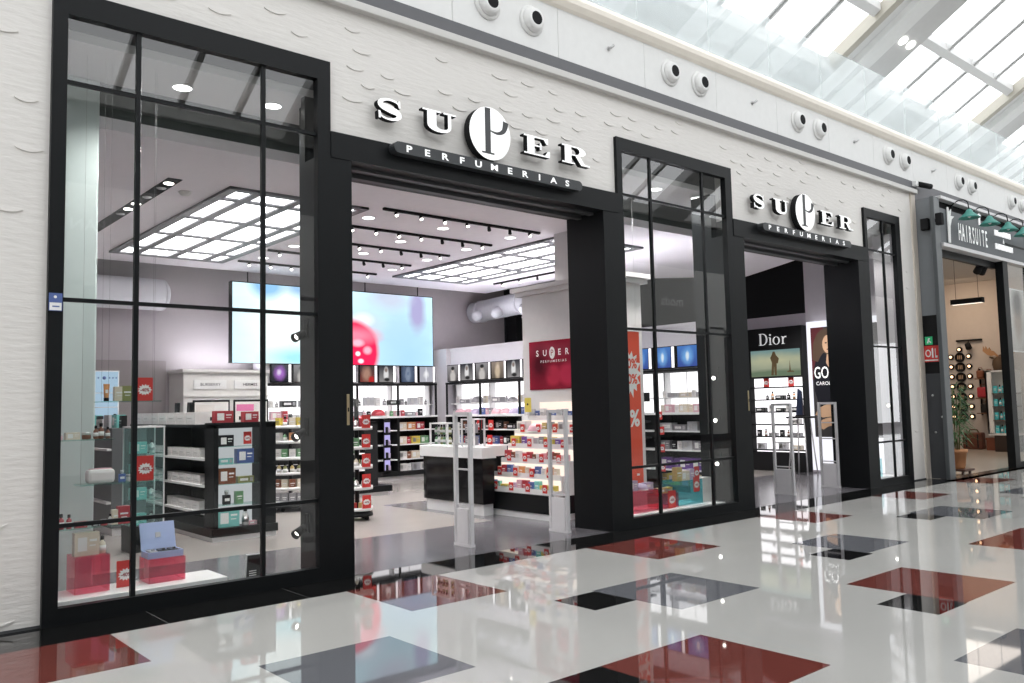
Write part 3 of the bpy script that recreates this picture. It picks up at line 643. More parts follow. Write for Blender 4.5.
for y, z, w in ((7.1, 1.13, 'left red sale tag on the top black shelf of the right shelving'), (6.7, 1.13, 'right red sale tag on the top black shelf of the right shelving'), (6.75, .81, 'red sale tag on the middle black shelf of the right shelving')):
    card((11.413, y, z - .03), w, -PI / 2, TAG, 1.9, 'red sale tags on the right shelving')
card((9.9, 8.80, 1.43), 'small red sale tag among packs on the counter under the screen', 0, TAG, 1.3, 'red sale tags on the back shelving')
b = B(); b.box(9.97, 10.13, 8.66, 8.70, .22, 1.36, 1)
for z in (.25, .52, .80, 1.08): b.box(9.98, 10.12, 8.655, 8.66, z, z + .22, 0); b.box(9.96, 10.14, 8.61, 8.66, z - .02, z, 1); b.box(10.0, 10.05, 8.62, 8.65, z, z + .12, 1); b.box(10.07, 10.11, 8.62, 8.65, z, z + .10, 2)
solo('lit_display_strip', b, [glow('violet_glow', (.62, .55, 1), .8), BLKM, cm('lilac')], 'narrow violet lit display strip on the front of the back shelving', 'display')
# brand wall with two name plates
t = thing('brand_wall_display', 'white wall display with two name plates left of the screen', 'display', (6.45, 8.5, 0))
b = B(); b.box(5.55, 7.2, 8.52, 9.3, 0, 2.40); b.box(5.52, 7.23, 8.48, 9.3, 2.36, 2.42); b.box(5.55, 7.2, 8.5, 8.52, 1.90, 1.93); obj('body', b, OFFW, t)
b = B(); b.box(5.7, 7.05, 8.8, 8.95, 2.42, 2.435, 0); obj('added_uplight', b, MATS['added_uplight_glow'], t)  # another glow strip, added to lift the dark back wall
for x, w in ((5.74, .62), (6.52, .62)):
    b = B(); b.box(x, x + w, 8.50, 8.52, 2.05, 2.22); p = obj('name_plate', b, WHITE, t)
for x, w, txt in ((5.74, .62, 'BURBERRY'), (6.52, .62, 'HERMES')):
    pl = [c for c in t.children if c.name.startswith('name_plate')][0 if x < 6 else 1]
    b = B(); b.text(txt, (x + w / 2, 8.499, 2.11), UX, UZ, .075, .001, 0, 1.1, .01, 'CENTER'); obj('lettering', b, DKGREY, pl)
for x, c1, c2 in ((5.72, (.75, .70, .66), 'red'), (6.5, (.75, .2, .4), 'black')):
    b = B(); b.box(x, x + .70, 8.49, 8.52, 1.2, 1.84, 0); b.box(x + .03, x + .67, 8.484, 8.49, 1.25, 1.80, 1); b.box(x + .05, x + .40, 8.482, 8.484, 1.62, 1.75, 2); b.box(x + .10, x + .5, 8.482, 8.484, 1.45, 1.52, 3)
    obj('poster', b, [BLK, mat('poster_ground', (.80, .78, .75), .5), mat('poster_' + c2, c1, .5), BLKM], t)
b = B(); b.box(1.01, 5.5, 9.33, 9.36, 0, 2.62, 0); b.box(2.4, 5.5, 9.0, 9.33, 0, 1.3, 0); struct('wall_back_panel', b, mat('taupe_wall', (.33, .295, .30), .7))
for k, (x, z) in enumerate(((5.0, 2.95), (5.7, 3.0))):
    pass
# ================================================================== FLOOR FURNITURE
def crate_rows(t, x0, x1, y0, y1, zs, parent_mat=WHITE):
    for z in zs:
        b = B(); b.box(x0, x1, y0, y1, z - .03, z, 0); obj('shelf', b, parent_mat, t)
# black gondola with glass end cabinet behind the first show window
t = thing('gondola_shelf', 'long black gondola with white stock packs and lit glass end, behind first window', 'gondola', (4.4, 4.8, 0))
b = B(); b.box(4.02, 4.85, 3.1, 6.5, 0, .06, 0); b.box(4.0, 4.87, 3.08, 6.52, .06, .16, 1); obj('plinth', b, [ALU, BLK], t)
b = B(); b.box(4.40, 4.46, 3.40, 6.45, .16, 1.42); b.box(4.03, 4.83, 3.36, 3.40, .16, 1.47); b.box(4.03, 4.83, 6.45, 6.5, .16, 1.45); b.box(4.03, 4.83, 4.9, 4.94, .16, 1.42); b.box(4.03, 4.83, 3.40, 6.45, 1.41, 1.45); obj('carcass', b, BLK, t)
crate_rows(t, 4.03, 4.40, 3.40, 6.45, (.34, .68, 1.02)); crate_rows(t, 4.46, 4.82, 3.40, 6.45, (.34, .68, 1.02))
b = B(); b.box(4.03, 4.09, 3.10, 3.36, .16, 1.45); b.box(4.63, 4.85, 3.10, 3.36, .16, 1.45); b.box(4.03, 4.85, 3.10, 3.36, 1.40, 1.47); obj('end_cabinet_frame', b, BLK, t)
b = B(); b.box(4.09, 4.63, 3.34, 3.36, .16, 1.40); obj('end_cabinet_back', b, glow('cabinet_white', (.88, .92, .95), .55), t)
for z in (.44, .70, .95, 1.17): b = B(); b.box(4.09, 4.63, 3.11, 3.34, z - .008, z); obj('glass_shelf', b, SHELFG, t)
g = 'white stock packs on the gondola side'
for z, w, zs in ((.34, 'lower', .9), (.68, 'middle', .9), (1.02, 'upper', .9), (1.45, 'top', 1.25)):
    row((6.3, 3.5), 4.14, z, [('multipack', 'white')], 'on the %s side of the long black gondola' % w, g, 'x', gap=.01, sc=zs, seed=int(z * 30))
g = 'products in the glass end cabinet'
W = ' in the glass end cabinet of the long gondola'
put('gift_box', 'black', (4.22, 3.22, 1.17), 'dark blue boxed set, top left' + W, g, sc=.95); card((4.50, 3.18, 1.19), 'red sale card, top right' + W, 0, CARD, .75)
put('wide_box', 'aqua', (4.22, 3.22, .95), 'low aqua set, second shelf left' + W, g, sc=.7); put('gift_box', 'blue', (4.47, 3.22, .95), 'teal blue boxed set, second shelf right' + W, g, sc=(1.1, 1, 1.2))
put('gift_box', 'brown', (4.23, 3.22, .70), 'brown framed gift box, third shelf left' + W, g, sc=(1.1, 1, 1.3)); put('wide_box', 'olive', (4.48, 3.22, .70), 'low green set, third shelf right' + W, g, sc=.8)
put('perfume_bottle', 'black', (4.24, 3.22, .44), 'dark bottle, fourth shelf left' + W, g, sc=1.4); put('perfume_box', 'green', (4.40, 3.22, .44), 'green carton, fourth shelf right' + W, g, sc=1.1)
put('gift_box', 'aqua', (4.25, 3.22, .16), 'large aqua gift box, bottom' + W, g, sc=(1.4, 1, 1.5)); put('round_bottle', 'white', (4.48, 3.20, .16), 'white bottle, bottom middle' + W, g, sc=1.4); put('wide_box', 'pink', (4.57, 3.20, .16), 'small pink pack, bottom right' + W, g, sc=(.4, .6, .5))
g = 'displays on top of the long black gondola'
put('gift_box', 'red', (4.22, 3.3, 1.47), 'red box on the near end of the long black gondola top', g, sc=(1.2, 1, 1.0)); put('gift_box', 'red', (4.58, 3.3, 1.47), 'red box right on the near end of the gondola top', g, sc=(1.0, 1, .9))
# tall clear tower cabinet with aqua products + dark gondola behind it
t = thing('glass_tower_cabinet', 'narrow clear glass tower cabinet in front of the gondola, behind the first window', 'cabinet', (3.22, 3.2, 0))
b = B(); b.box(3.04, 3.42, 3.04, 3.40, 0, .30); obj('base', b, BLK, t)
b = B()
for x in (3.05, 3.41):
    for y in (3.05, 3.39): b.box(x - .008, x + .008, y - .008, y + .008, .3, 1.45)
b.box(3.04, 3.42, 3.04, 3.40, 1.44, 1.46); obj('frame', b, ALU, t)
b = B(); b.box(3.05, 3.41, 3.043, 3.048, .3, 1.44); b.box(3.043, 3.048, 3.05, 3.39, .3, 1.44); b.box(3.05, 3.41, 3.385, 3.39, .3, 1.44); obj('glass_panel', b, glass('tower_glass', (.86, .95, .94), .9, diff=.06, dcol=(.6, .8, .8)), t)
for z in (.6, .88, 1.14): b = B(); b.box(3.06, 3.40, 3.06, 3.38, z - .008, z); obj('glass_shelf', b, SHELFG, t)
g = 'aqua products in the glass tower cabinet'; W = ' shelf of the clear glass tower cabinet'
for z, w in ((.30, 'bottom'), (.6, 'second'), (.88, 'third'), (1.14, 'top')):
    put('gift_box', 'aqua', (3.16, 3.2, z), 'aqua gift box on the %s%s' % (w, W), g, sc=.9); put('round_bottle', 'white', (3.31, 3.18, z), 'white bottle on the %s%s' % (w, W), g, sc=1.0)
t = thing('gondola_shelf', 'dark grey gondola half hidden behind the glass tower and white column', 'gondola', (3.5, 5.8, 0))
b = B(); b.box(3.28, 3.72, 4.7, 7.0, .1, 1.42); obj('carcass', b, mat('dim_grey_gondola', (.10, .105, .11), .5), t); b = B(); b.box(3.3, 3.7, 4.72, 6.98, 0, .1); obj('plinth', b, ALU, t)
b = B()
for z in (.45, .8, 1.15): b.box(3.22, 3.28, 4.72, 6.98, z - .03, z)
obj('shelf', b, ALU, t)
row((6.9, 4.8), 3.5, 1.42, [('gift_box', 'silver'), ('round_bottle', 'white'), ('gift_box', 'aqua'), ('perfume_box', 'black'), ('wide_box', 'white')], 'on top of the dark grey gondola', 'products on the dark grey gondola', 'x', sc=1.2, gap=.04, seed=21)
t = thing('tester_stand', 'slanted dark tester display with pale green panel on the gondola left end', 'display', (3.95, 4.6, 1.45))
b = B(); b.prism([(-.28, 0), (.28, 0), (.34, .30), (.24, .30), (.2, .08), (-.22, .08), (-.18, .30), (-.26, .30)], (4.2, 4.75, 1.45), WX, UZ, .05, 0); b.rbox((4.3, 4.75, 1.53), (.14, .50, .16), 0, 1); obj('body', b, [BLK, cm('silver')], t)
t = thing('backlit_stand', 'pale blue backlit brand panel standing behind the dark grey gondola', 'display', (3.85, 7.3, 0))
b = B(); b.box(3.62, 4.08, 7.28, 7.40, 0, 2.32, 0); obj('body', b, WHITE, t)
b = B(); b.box(3.64, 4.06, 7.272, 7.28, 1.45, 2.30, 0)
for z in (1.5, 1.72, 1.95): b.box(3.64, 4.06, 7.26, 7.272, z, z + .012, 1)
b.lathe([(.028, 0), (.028, .003), (0, .003)], (3.85, 7.272, 2.20), 14, 2, (0, -1, 0))
for x in (3.69, 3.75, 3.92, 3.97, 4.02): b.box(x, x + .02, 7.268, 7.272, 2.19, 2.21, 2)
obj('panel', b, [glow('pale_blue_panel', (.55, .75, .95), .75), ALU, cm('blue')], t)
# middle black gondola
t = thing('gondola_shelf', 'short black gondola with red and green packs left of the entrance view', 'gondola', (7.8, 6.6, 0))
b = B(); b.box(7.25, 8.55, 6.25, 7.0, .0, .07, 1); b.box(7.22, 8.62, 6.22, 7.02, .07, .18, 0); obj('plinth', b, [BLK, ALU], t)
b = B(); b.box(8.08, 8.36, 6.3, 6.95, .18, 1.36); b.box(7.25, 7.3, 6.3, 6.95, .18, 1.36); b.box(7.3, 8.08, 6.6, 6.66, .18, 1.36); b.box(7.25, 8.36, 6.3, 6.95, 1.33, 1.37); obj('carcass', b, BLKM, t)
crate_rows(t, 7.3, 8.08, 6.3, 6.6, (.5, .8, 1.08))
g = 'packs on the short black gondola'
for z, sq, w in ((.18, [('round_bottle', 'white'), ('perfume_box', 'green')], 'bottom'), (.5, [('round_bottle', 'olive'), ('perfume_box', 'olive')], 'second'), (.8, [('round_bottle', 'white'), ('round_bottle', 'green')], 'third'), (1.08, [('gift_box', 'red'), ('gift_box', 'pink')], 'top')):
    row((7.34, 8.06), 6.42, z, sq, 'on the %s shelf of the short black gondola' % w, g, sc=1.25, gap=.02, seed=int(z * 40))
row((7.3, 8.3), 6.5, 1.37, [('dome_gift_set', 'red'), ('gift_box', 'red'), ('perfume_box', 'pink')], 'on top of the short black gondola', g, sc=.9, gap=.05, seed=31)
# round stands
def tower(name, label, x, y, r, zs, h):
    t = thing(name, label, 'stand', (x, y, 0))
    b = B(); b.lathe([(r, .06), (r, .1), (r * .9, .11), (0, .11)], (x, y, 0), 22, 0)
    for a in (.5, 2.1, 3.7, 5.2): b.lathe([(.03, 0), (.03, .04)], (x + .7 * r * math.cos(a), y + .7 * r * math.sin(a) - .02, .03), 10, 0, (0, 1, 0)); b.tube([(x + .7 * r * math.cos(a), y + .7 * r * math.sin(a), .03), (x + .7 * r * math.cos(a), y + .7 * r * math.sin(a), .08)], .012, 6)
    obj('wheeled_base', b, BLK, t)
    b = B(); b.lathe([(.035, .1), (.035, h)], (x, y, 0), 10, 0); obj('pole', b, BLK, t)
    for z in zs: b = B(); b.lathe([(0, z - .02), (r, z - .02), (r, z + .03), (r - .012, z + .03), (r - .012, z), (0, z)], (x, y, 0), 24, 0); obj('round_tray', b, WHITE, t)
    return t
def ring(x, y, r, z, seq, where, g, n, a0=PI * 1.05, a1=PI * 2, sc=1.2):
    for k in range(n):
        a = a0 + (a1 - a0) * (k + .5) / n; kind, c = seq[k % len(seq)]
        put(kind, c, (x + r * math.cos(a), y + r * math.sin(a), z), '%s %s, %s from the left on the %s' % (c, NAMES[kind], ORD[k], where), g, a + PI / 2, sc)
tower('round_display_stand', 'round white tray stand of toiletries seen at the right edge of the first window', 6.22, 5.5, .33, (.14, .36, .60, .84, 1.10, 1.34), 1.55)
g = 'toiletries on the round tray stand'
for z, sq, w in ((.14, [('perfume_box', 'grey')], 'bottom tray'), (.36, [('perfume_box', 'brown'), ('perfume_box', 'cream')], 'second tray'), (.60, [('round_bottle', 'gold'), ('round_bottle', 'olive')], 'third tray'), (.84, [('perfume_box', 'white'), ('perfume_box', 'green')], 'fourth tray'), (1.10, [('perfume_box', 'white'), ('round_bottle', 'green'), ('perfume_box', 'orange')], 'fifth tray'), (1.34, [('perfume_box', 'yellow'), ('round_bottle', 'red'), ('perfume_box', 'cream')], 'top tray')):
    ring(6.22, 5.5,   .26, z, sq, w + ' of the round tray stand', g, 7, sc=1.1)
tower('round_display_stand', 'narrow round stand of white bottles and red cards at the left of the entrance', 6.33, 3.58, .23, (.16, .46, .76, 1.04, 1.32), 1.75)
g = 'bottles on the narrow round stand'
for z, sq, w in ((.16, [('gift_box', 'red'), ('gift_box', 'gold')], 'bottom tray'), (.46, [('round_bottle', 'white')], 'second tray'), (.76, [('round_bottle', 'white'), ('round_bottle', 'cream')], 'third tray'), (1.04, [('round_bottle', 'white'), ('perfume_box', 'green')], 'fourth tray'), (1.32, [('perfume_box', 'red'), ('round_bottle', 'white')], 'top tray')):
    ring(6.33, 3.58, .16, z, sq, w + ' of the narrow round stand', g, 3 if z < .2 else 5, PI * 1.0, PI * 2.05, 1.05 if z > .2 else .68)
for z, w in ((.15, 'bottom'), (.45, 'second'), (.74, 'third'), (1.02, 'fourth'), (1.30, 'top')):
    card((6.345, 3.335, z + .03), 'red sale card clipped to the %s tray of the narrow round stand' % w, -.25, CARD, .9, 'red sale cards on the narrow round stand')
# checkout counter
t = thing('service_counter', 'black fronted counter with white top and white plinth in the middle of the shop', 'counter', (8.0, 3.4, 0))
def plan(off):
    c = [(7.72 + off, -2.38 - off)]; r = .28
    c += [(7.72 + r + off * .7 - r * math.cos(a * PI / 20), -4.12 + r + off - r * math.sin(a * PI / 20)) for a in range(0, 11)]
    return c + [(8.45, -4.12 + off), (8.45, -2.68), (7.96, -2.68), (7.96, -2.38 - off)]
for nm, z0, z1, off, m_ in (('plinth', 0, .17, .06, WHITE), ('front_panel', .17, .84, .02, BLKG), ('counter_top', .84, 1.0, -.03, WHITE)):
    b = B(); slab(b, plan(off), z0, z1); obj(nm, b, m_, t)
def rack(loc, label, sx, sy, sz, n, seq, g):
    x, y, z = loc; t = thing('countertop_rack', label, 'rack', loc, 'clear racks on the service counter')
    b = B()
    for a in (-1, 1):
        for c in (-1, 1): b.box(x + a * sx / 2 - .012, x + a * sx / 2 + .012, y + c * sy / 2 - .012, y + c * sy / 2 + .012, z, z + sz)
    b.box(x - sx / 2, x + sx / 2, y - sy / 2, y + sy / 2, z + sz - .02, z + sz); obj('frame', b, WHITE, t)
    for k in range(n): b = B(); zz = z + .01 + (sz - .05) * k / n; b.box(x - sx / 2, x + sx / 2, y - sy / 2, y + sy / 2, zz, zz + .01); obj('shelf', b, ACRYL, t)
    for k in range(n):
        zz = z + .021 + (sz - .05) * k / n
        row((y + sy / 2 - .01, y - sy / 2 + .01), x - .02, zz, seq, 'on level %s, %s' % (ORD[k], label.split(' of ')[0].replace(' at the', ',')), g, 'x', sc=.95, gap=.012, seed=k + 3)
rack((7.95, 3.62, 1.0), 'clear rack at the left end of the counter', .22, .46, .36, 2, [('round_bottle', 'green'), ('round_bottle', 'white'), ('round_bottle', 'olive')], 'bottles in the counter racks')
rack((7.95, 2.88, 1.0), 'low white rack at the right end of the counter', .20, .30, .42, 2, [('perfume_box', 'grey'), ('perfume_bottle', 'black')], 'bottles in the counter racks')
# white pillar with the red poster
b = B(); b.box(9.2, 9.75, 1.0, 3.1, 0, 3.45); b.box(9.12, 9.83, .92, 3.18, 3.40, 3.47); b.box(9.06, 9.89, .86, 3.24, 3.47, 3.54); b.box(9.45, 9.75, 1.45, 2.55, 3.54, 4.4); struct('wall_pillar', b, mat('pillar_white', (.62, .60, .60), .5))
t = thing('wall_poster', 'dark red poster with the white shop name on the white pillar', 'poster', (9.19, 2.3, 1.84))
b = B(); b.quad((9.185, 2.93, 1.85), (0, -1.55, 0), (0, 0, .78), 0); b.box(9.186, 9.2, 1.38, 2.93, 1.85, 2.63, 1)
obj('print', b, [picture('raspberry_print', [((.20, .007, .022), (.26, .009, .03)), (.36, .28, .11, .20, .25, (.36, .02, .05)), (.58, .30, .13, .22, .25, (.40, .022, .06)), (.80, .25, .12, .2, .3, (.26, .018, .04)), (.3, .8, .25, .12, .6, (.26, .03, .055)), (.15, .5, .12, .3, .7, (.06, .0, .006))], 0), DRED], t)
o, w_ = Vector((9.184, 2.76, 2.39)), .80
for ch, q_ in (('S', 0), ('U', .20), ('E', .64), ('R', .84)): b = B(); b.text(ch, o + Vector(WX) * (q_ * w_), WX, UZ, .17 * w_, .001, 0, 1.0, .02); obj('letter', b, WHT, t)
b = B(); b.prism(ell(.47 * w_, .05 * w_, .08 * w_, .12 * w_), o, WX, UZ, .001, 0); e = obj('emblem_disc', b, WHT, t)
b = B(); b.text('P', (9.1825, 2.384, 2.385), WX, UZ, .14, .0015, 0, 1, 0, 'CENTER'); obj('letter', b, DRED, e)
b = B(); b.text('PERFUMERIAS', (9.184, 2.36, 2.28), WX, UZ, .055, .001, 0, 1.2, .006, 'CENTER', 1.6); obj('lettering', b, WHT, t)
# stepped, lit bargain display
t = thing('stepped_display', 'white stepped bargain display with warm lit tiers in front of the pillar', 'display', (8.5, 1.9, 0))
TX = [8.0, 8.13, 8.28, 8.42, 8.56, 8.72]; TZ = [.38, .58, .78, .99, 1.20, 1.40]
b = B(); b.box(8.02, 9.1, 1.16, 2.60, 0, .09, 1); b.box(8.0, 9.12, 1.14, 2.62, .09, .34, 0); obj('base', b, [BLK, WHITE], t)
pr = [(0, .34)]
for x, z in zip(TX, TZ): pr += [(x - 8.0, pr[-1][1]), (x - 8.0, z + .035)]
pr += [(1.12, TZ[-1] + .035), (1.12, .34)]
for y in (1.14, 2.60): b = B(); b.prism(pr, (8.0, y, 0), UX, UZ, .02, 0); obj('side_panel', b, WHITE, t)
for k in range(6):
    xb = TX[k + 1] if k < 5 else 9.1
    b = B(); b.box(TX[k], xb, 1.16, 2.60, TZ[k] - .02, TZ[k], 0); b.box(TX[k] - .005, TX[k] + .006, 1.16, 2.60, TZ[k] - .03, TZ[k] + .045, 0); obj('tier_shelf', b, WHITE, t)
    b = B(); b.box(xb - .012, xb, 1.16, 2.60, TZ[k], (TZ[k + 1] - .03) if k < 5 else TZ[k] + .25, 0); obj('lit_riser', b, LITWARM, t)
g = 'bargain packs on the stepped display'
sq = [[('perfume_box', 'blue'), ('perfume_box', 'aqua'), ('wide_box', 'yellow'), ('perfume_box', 'lilac'), ('perfume_box', 'pink'), ('perfume_box', 'red')], [('perfume_box', 'cream'), ('perfume_box', 'red'), ('perfume_box', 'blue'), ('perfume_box', 'white'), ('perfume_box', 'orange')], [('perfume_box', 'red'), ('perfume_box', 'brown'), ('perfume_box', 'white'), ('perfume_box', 'pink')],
      [('gift_box', 'yellow'), ('perfume_box', 'purple'), ('perfume_box', 'white'), ('perfume_box', 'silver'), ('perfume_box', 'grey')], [('gift_box', 'white'), ('dome_gift_set', 'pink'), ('perfume_box', 'gold'), ('perfume_box', 'grey'), ('perfume_box', 'orange')], [('perfume_box', 'white'), ('perfume_box', 'silver'), ('perfume_box', 'blue')]]
for k in range(6):
    row((2.57, 1.19), TX[k] + .065, TZ[k], sq[k], 'on tier %s up, stepped display' % ORD[k], g, 'x', sc=(lambda r: r.uniform(.75, 1.1)) if k != 3 and k != 4 else (lambda r: r.uniform(.9, 1.1)), gap=.03, seed=50 + k)
    if k < 5:
        for j in range(4): card((TX[k] - .012, 2.42 - .36 * j + .05 * (k % 2), TZ[k] - .0), '%s red price tag from the left, tier %s from the floor, stepped display' % (ORD[j], ORD[k]), -PI / 2, TAG, 1.05, 'red price tags of the stepped display')
t = thing('price_sign', 'yellow price sign on a stem above the stepped display', 'sign', (8.66, 2.45, 1.40))
b = B(); b.tube([(8.66, 2.4, 1.40), (8.66, 2.4, 1.50)], .006, 6); obj('stem', b, ALU, t); b = B(); b.box(8.655, 8.665, 2.33, 2.47, 1.50, 1.72, 0); b.lathe([(.02, 0), (0, .002)], (8.655, 2.4, 1.62), 10, 1, (-1, 0, 0)); obj('card', b, [cm('yellow'), BLKM], t)
# anti-theft gates
def gate(x, y0, y1, label):
    t = thing('security_gate', label, 'security gate', (x, (y0 + y1) / 2, 0), 'pale security gates in the shop entrances'); h = 1.54
    b = B(); b.box(x - .035, x + .035, y0, y1, 0, .03); b.box(x - .028, x + .028, y0 + .05, y1 - .05, .03, .43, 0, .006); obj('base_panel', b, mat('gate_grey_white', (.72, .70, .71), .4), t)
    for y in (y0 + .02, y1 - .02): b = B(); b.box(x - .025, x + .025, y - .02, y + .02, .02, h, 0, .006); obj('post', b, ALU, t)
    b = B(); b.box(x - .025, x + .025, y0 + .05, y1 - .05, h - .04, h); obj('top_bar', b, ALU, t)
    for z in (.46, .87, 1.16): b = B(); b.box(x - .015, x + .015, y0 + .05, y1 - .05, z, z + .018); obj('rung', b, ALU, t)
gate(5.97, .38, .70, 'pale security gate standing alone at the left of the main entrance')
gate(7.45, .32, .66, 'pale security gate beside the right jamb of the main entrance')
gate(12.85, .42, .80, 'pale security gate at the left of the far entrance')
gate(14.38, .44, .80, 'pale security gate beside the right jamb of the far entrance')
# ================================================================== FACADE SIGNS
def P_S():
    c = bez([(.86, .72), (.80, .86), (.55, .95), (.30, .90), (.17, .76), (.24, .61), (.50, .51), (.76, .41), (.84, .25), (.72, .10), (.46, .045), (.22, .12), (.13, .29)], 6); n = len(c)
    ws = [.07 + .20 * math.exp(-((i / (n - 1) - .5) / .16) ** 2) + .06 * math.sin(PI * i / (n - 1)) for i in range(n)]
    return [stroke(c, ws), [(.82, .98), (.89, .98), (.90, .64), (.83, .66)], [(.10, .02), (.17, .02), (.17, .34), (.09, .36)]]
def P_U():
    c = [(.28, .5), (.28, .34)] + [(.525 + .245 * math.cos(a), .30 + .235 * math.sin(a)) for a in [PI + PI * k / 12 for k in range(0, 13)]] + [(.77, .36), (.77, .5)]
    n = len(c); ws = [.25 - .16 * min(1, max(0, (i / (n - 1) - .25) / .5)) for i in range(n)]
    return [rect(.155, .405, .45, .95), rect(.725, .815, .45, .95), rect(.03, .53, .92, 1), rect(.60, .96, .92, 1), stroke(c, ws)]
def P_E(): return [rect(.12, .38, .05, .95), rect(.0, .88, .92, 1), rect(0, .93, 0, .08), rect(.38, .60, .465, .545), rect(.81, .88, .70, .96), [(.72, .92), (.81, .92), (.81, .70)], rect(.86, .93, .04, .33), [(.76, .08), (.86, .08), (.86, .33)], rect(.57, .63, .33, .68)]
def P_R():
    o = ell(.52, .735, .34, .265, -PI / 2, PI / 2, 14); i_ = ell(.50, .735, .13, .19, PI / 2, -PI / 2, 14)
    return [rect(.10, .34, .05, .95), rect(0, .52, .92, 1), rect(0, .46, 0, .08), o + i_, rect(.34, .54, .47, .545), [(.46, .50), (.64, .50), (.80, .12), (1.0, .08), (1.0, 0), (.68, 0)]]
def letter(name, polys, x0, z0, w, h, t, y=-.13, depth=.07):
    b = B()
    for k, p in enumerate(polys): b.prism([(x0 + a * w, z0 + c * h) for a, c in p], (0, y - .0004 * k, 0), UX, UZ, depth, 0, 1)
    return obj(name, b, [SIGNW, BLKM], t)
def shop_sign(dx, label):
    t = thing('shop_sign', label, 'sign', (5.95 + dx, -.06, 4.35)); z0 = 4.560; h = .228
    letter('letter', P_S(), 4.43 + dx, z0, .33, h, t); letter('letter', P_U(), 4.99 + dx, z0, .48, h, t); letter('letter', P_E(), 6.44 + dx, z0, .44, h, t); letter('letter', P_R(), 7.06 + dx, z0, .48, h, t)
    cx, cz = 5.915 + dx, 4.675
    b = B(); b.prism(ell(cx, cz, .298, .305, n=48), (0, -.15, 0), UX, UZ, .10, 0, 1); e = obj('emblem_disc', b, [SIGNW, BLKM], t)
    b = B()
    b.prism(rect(cx - .075, cx + .005, cz - .225, cz + .292), (0, -.1515, 0), UX, UZ, .0015, 0)
    b.prism(rect(cx - .125, cx + .055, cz - .238, cz - .218), (0, -.1518, 0), UX, UZ, .0015, 0)
    hk = bez([(cx - .005, cz + .035), (cx + .10, cz + .02), (cx + .18, cz + .05), (cx + .215, cz + .10), (cx + .232, cz + .175)], 6)
    b.prism(stroke(hk, [.012 + .075 * (i / (len(hk) - 1)) for i in range(len(hk))]), (0, -.1519, 0), UX, UZ, .0015, 0)
    obj('letter_cutout', b, DKGREY, e)
    b = B(); x0, x1, za, zb = 4.62 + dx, 7.36 + dx, 4.225, 4.345; rr = (zb - za) / 2
    b.prism(ell(x0 + rr, za + rr, rr, rr, PI / 2, 3 * PI / 2, 8) + ell(x1 - rr, za + rr, rr, rr, -PI / 2, PI / 2, 8), (0, -.17, 0), UX, UZ, .11, 0); p = obj('name_bar', b, mat('bar_grey', (.035, .038, .042), .4), t)
    for k, ch in enumerate('PERFUMERIAS'):
        b = B(); b.text(ch, (4.80 + dx + .2295 * k, -.171, 4.251), UX, UZ, .098, .002, 0, 1.5, .032, 'CENTER')
        obj('letter', b, SIGNW, p)
shop_sign(0, 'white lettered shop sign with round P disc above the main entrance')
shop_sign(6.70, 'white lettered shop sign with round P disc above the far entrance')
b = B(); b.box(1.505, 1.60, -.063, -.06, 2.42, 2.56, 0); b.box(1.51, 1.595, -.0635, -.063, 2.425, 2.485, 1); b.lathe([(.012, 0), (0, .001)], (1.55, -.063, 2.53), 8, 1, (0, -1, 0)); b.box(1.53, 1.58, -.064, -.0635, 2.45, 2.46, 0)
solo('security_sticker', b, [cm('blue'), WHT], 'small blue and white sticker on the left frame of the first window', 'sticker', base=(1.55, -.063, 2.42))
# jet nozzles of the bulkhead
b = B(); b.lathe([(.185, 0), (.19, .012), (.155, .03), (.15, .03)], (0, 0, 0), 28, 0, (0, -1, 0)); fl = b
noz = thing('air_nozzle', 'x', 'air nozzle', (0, 0, 0)); obj('flange', b, PLAIN, noz, local=True)
b = B(); b.lathe([(.15, .028), (.148, .06), (.125, .10), (.085, .115), (.08, .112)], (0, 0, 0), 28, 0, (0, -1, 0)); obj('eyeball', b, PLAIN, noz, local=True)
b = B(); b.lathe([(.0, .108), (.083, .113), (.083, .114)], (.0, 0, 0), 20, 0, (0, -1, 0)); obj('throat', b, BLKM, noz, local=True)
NP = ['above the first shop sign', 'above the middle show window', 'above the far shop sign', 'above the last show window', 'above the lamp sign of the neighbouring shop', 'at the far right of the white bulkhead']
for k, x in enumerate((6.03, 9.37, 12.75, 16.0, 19.3, 22.4)):
    for j, dx in enumerate((0, .69)):
        lb = '%s round air nozzle with black throat %s' % (('left', 'right')[j], NP[k])
        if k == 0 and j == 0: noz.location = (x, 0, 6.28); noz['label'] = lb; noz['group'] = 'round air nozzles in the bulkhead'
        else: dup(noz, (x + dx, 0, 6.28), lb, 'round air nozzles in the bulkhead')
for x, w in ((8.1, 'between the first and second nozzle pairs'), (11.43, 'between the second and third nozzle pairs'), (14.7, 'between the third and fourth nozzle pairs'), (18.0, 'between the fourth and fifth nozzle pairs')):
    b = B(); b.tube([(x, 0, 6.3), (x, -.05, 6.3), (x + .03, -.075, 6.33)], .018, 8); b.lathe([(.03, 0), (.03, .008), (0, .008)], (x, 0, 6.3), 10, 0, (0, -1, 0))
    solo('wall_hook', b, STEEL, 'small steel hook on the white bulkhead ' + w, 'hook', 'steel hooks on the bulkhead', (x, 0, 6.3))
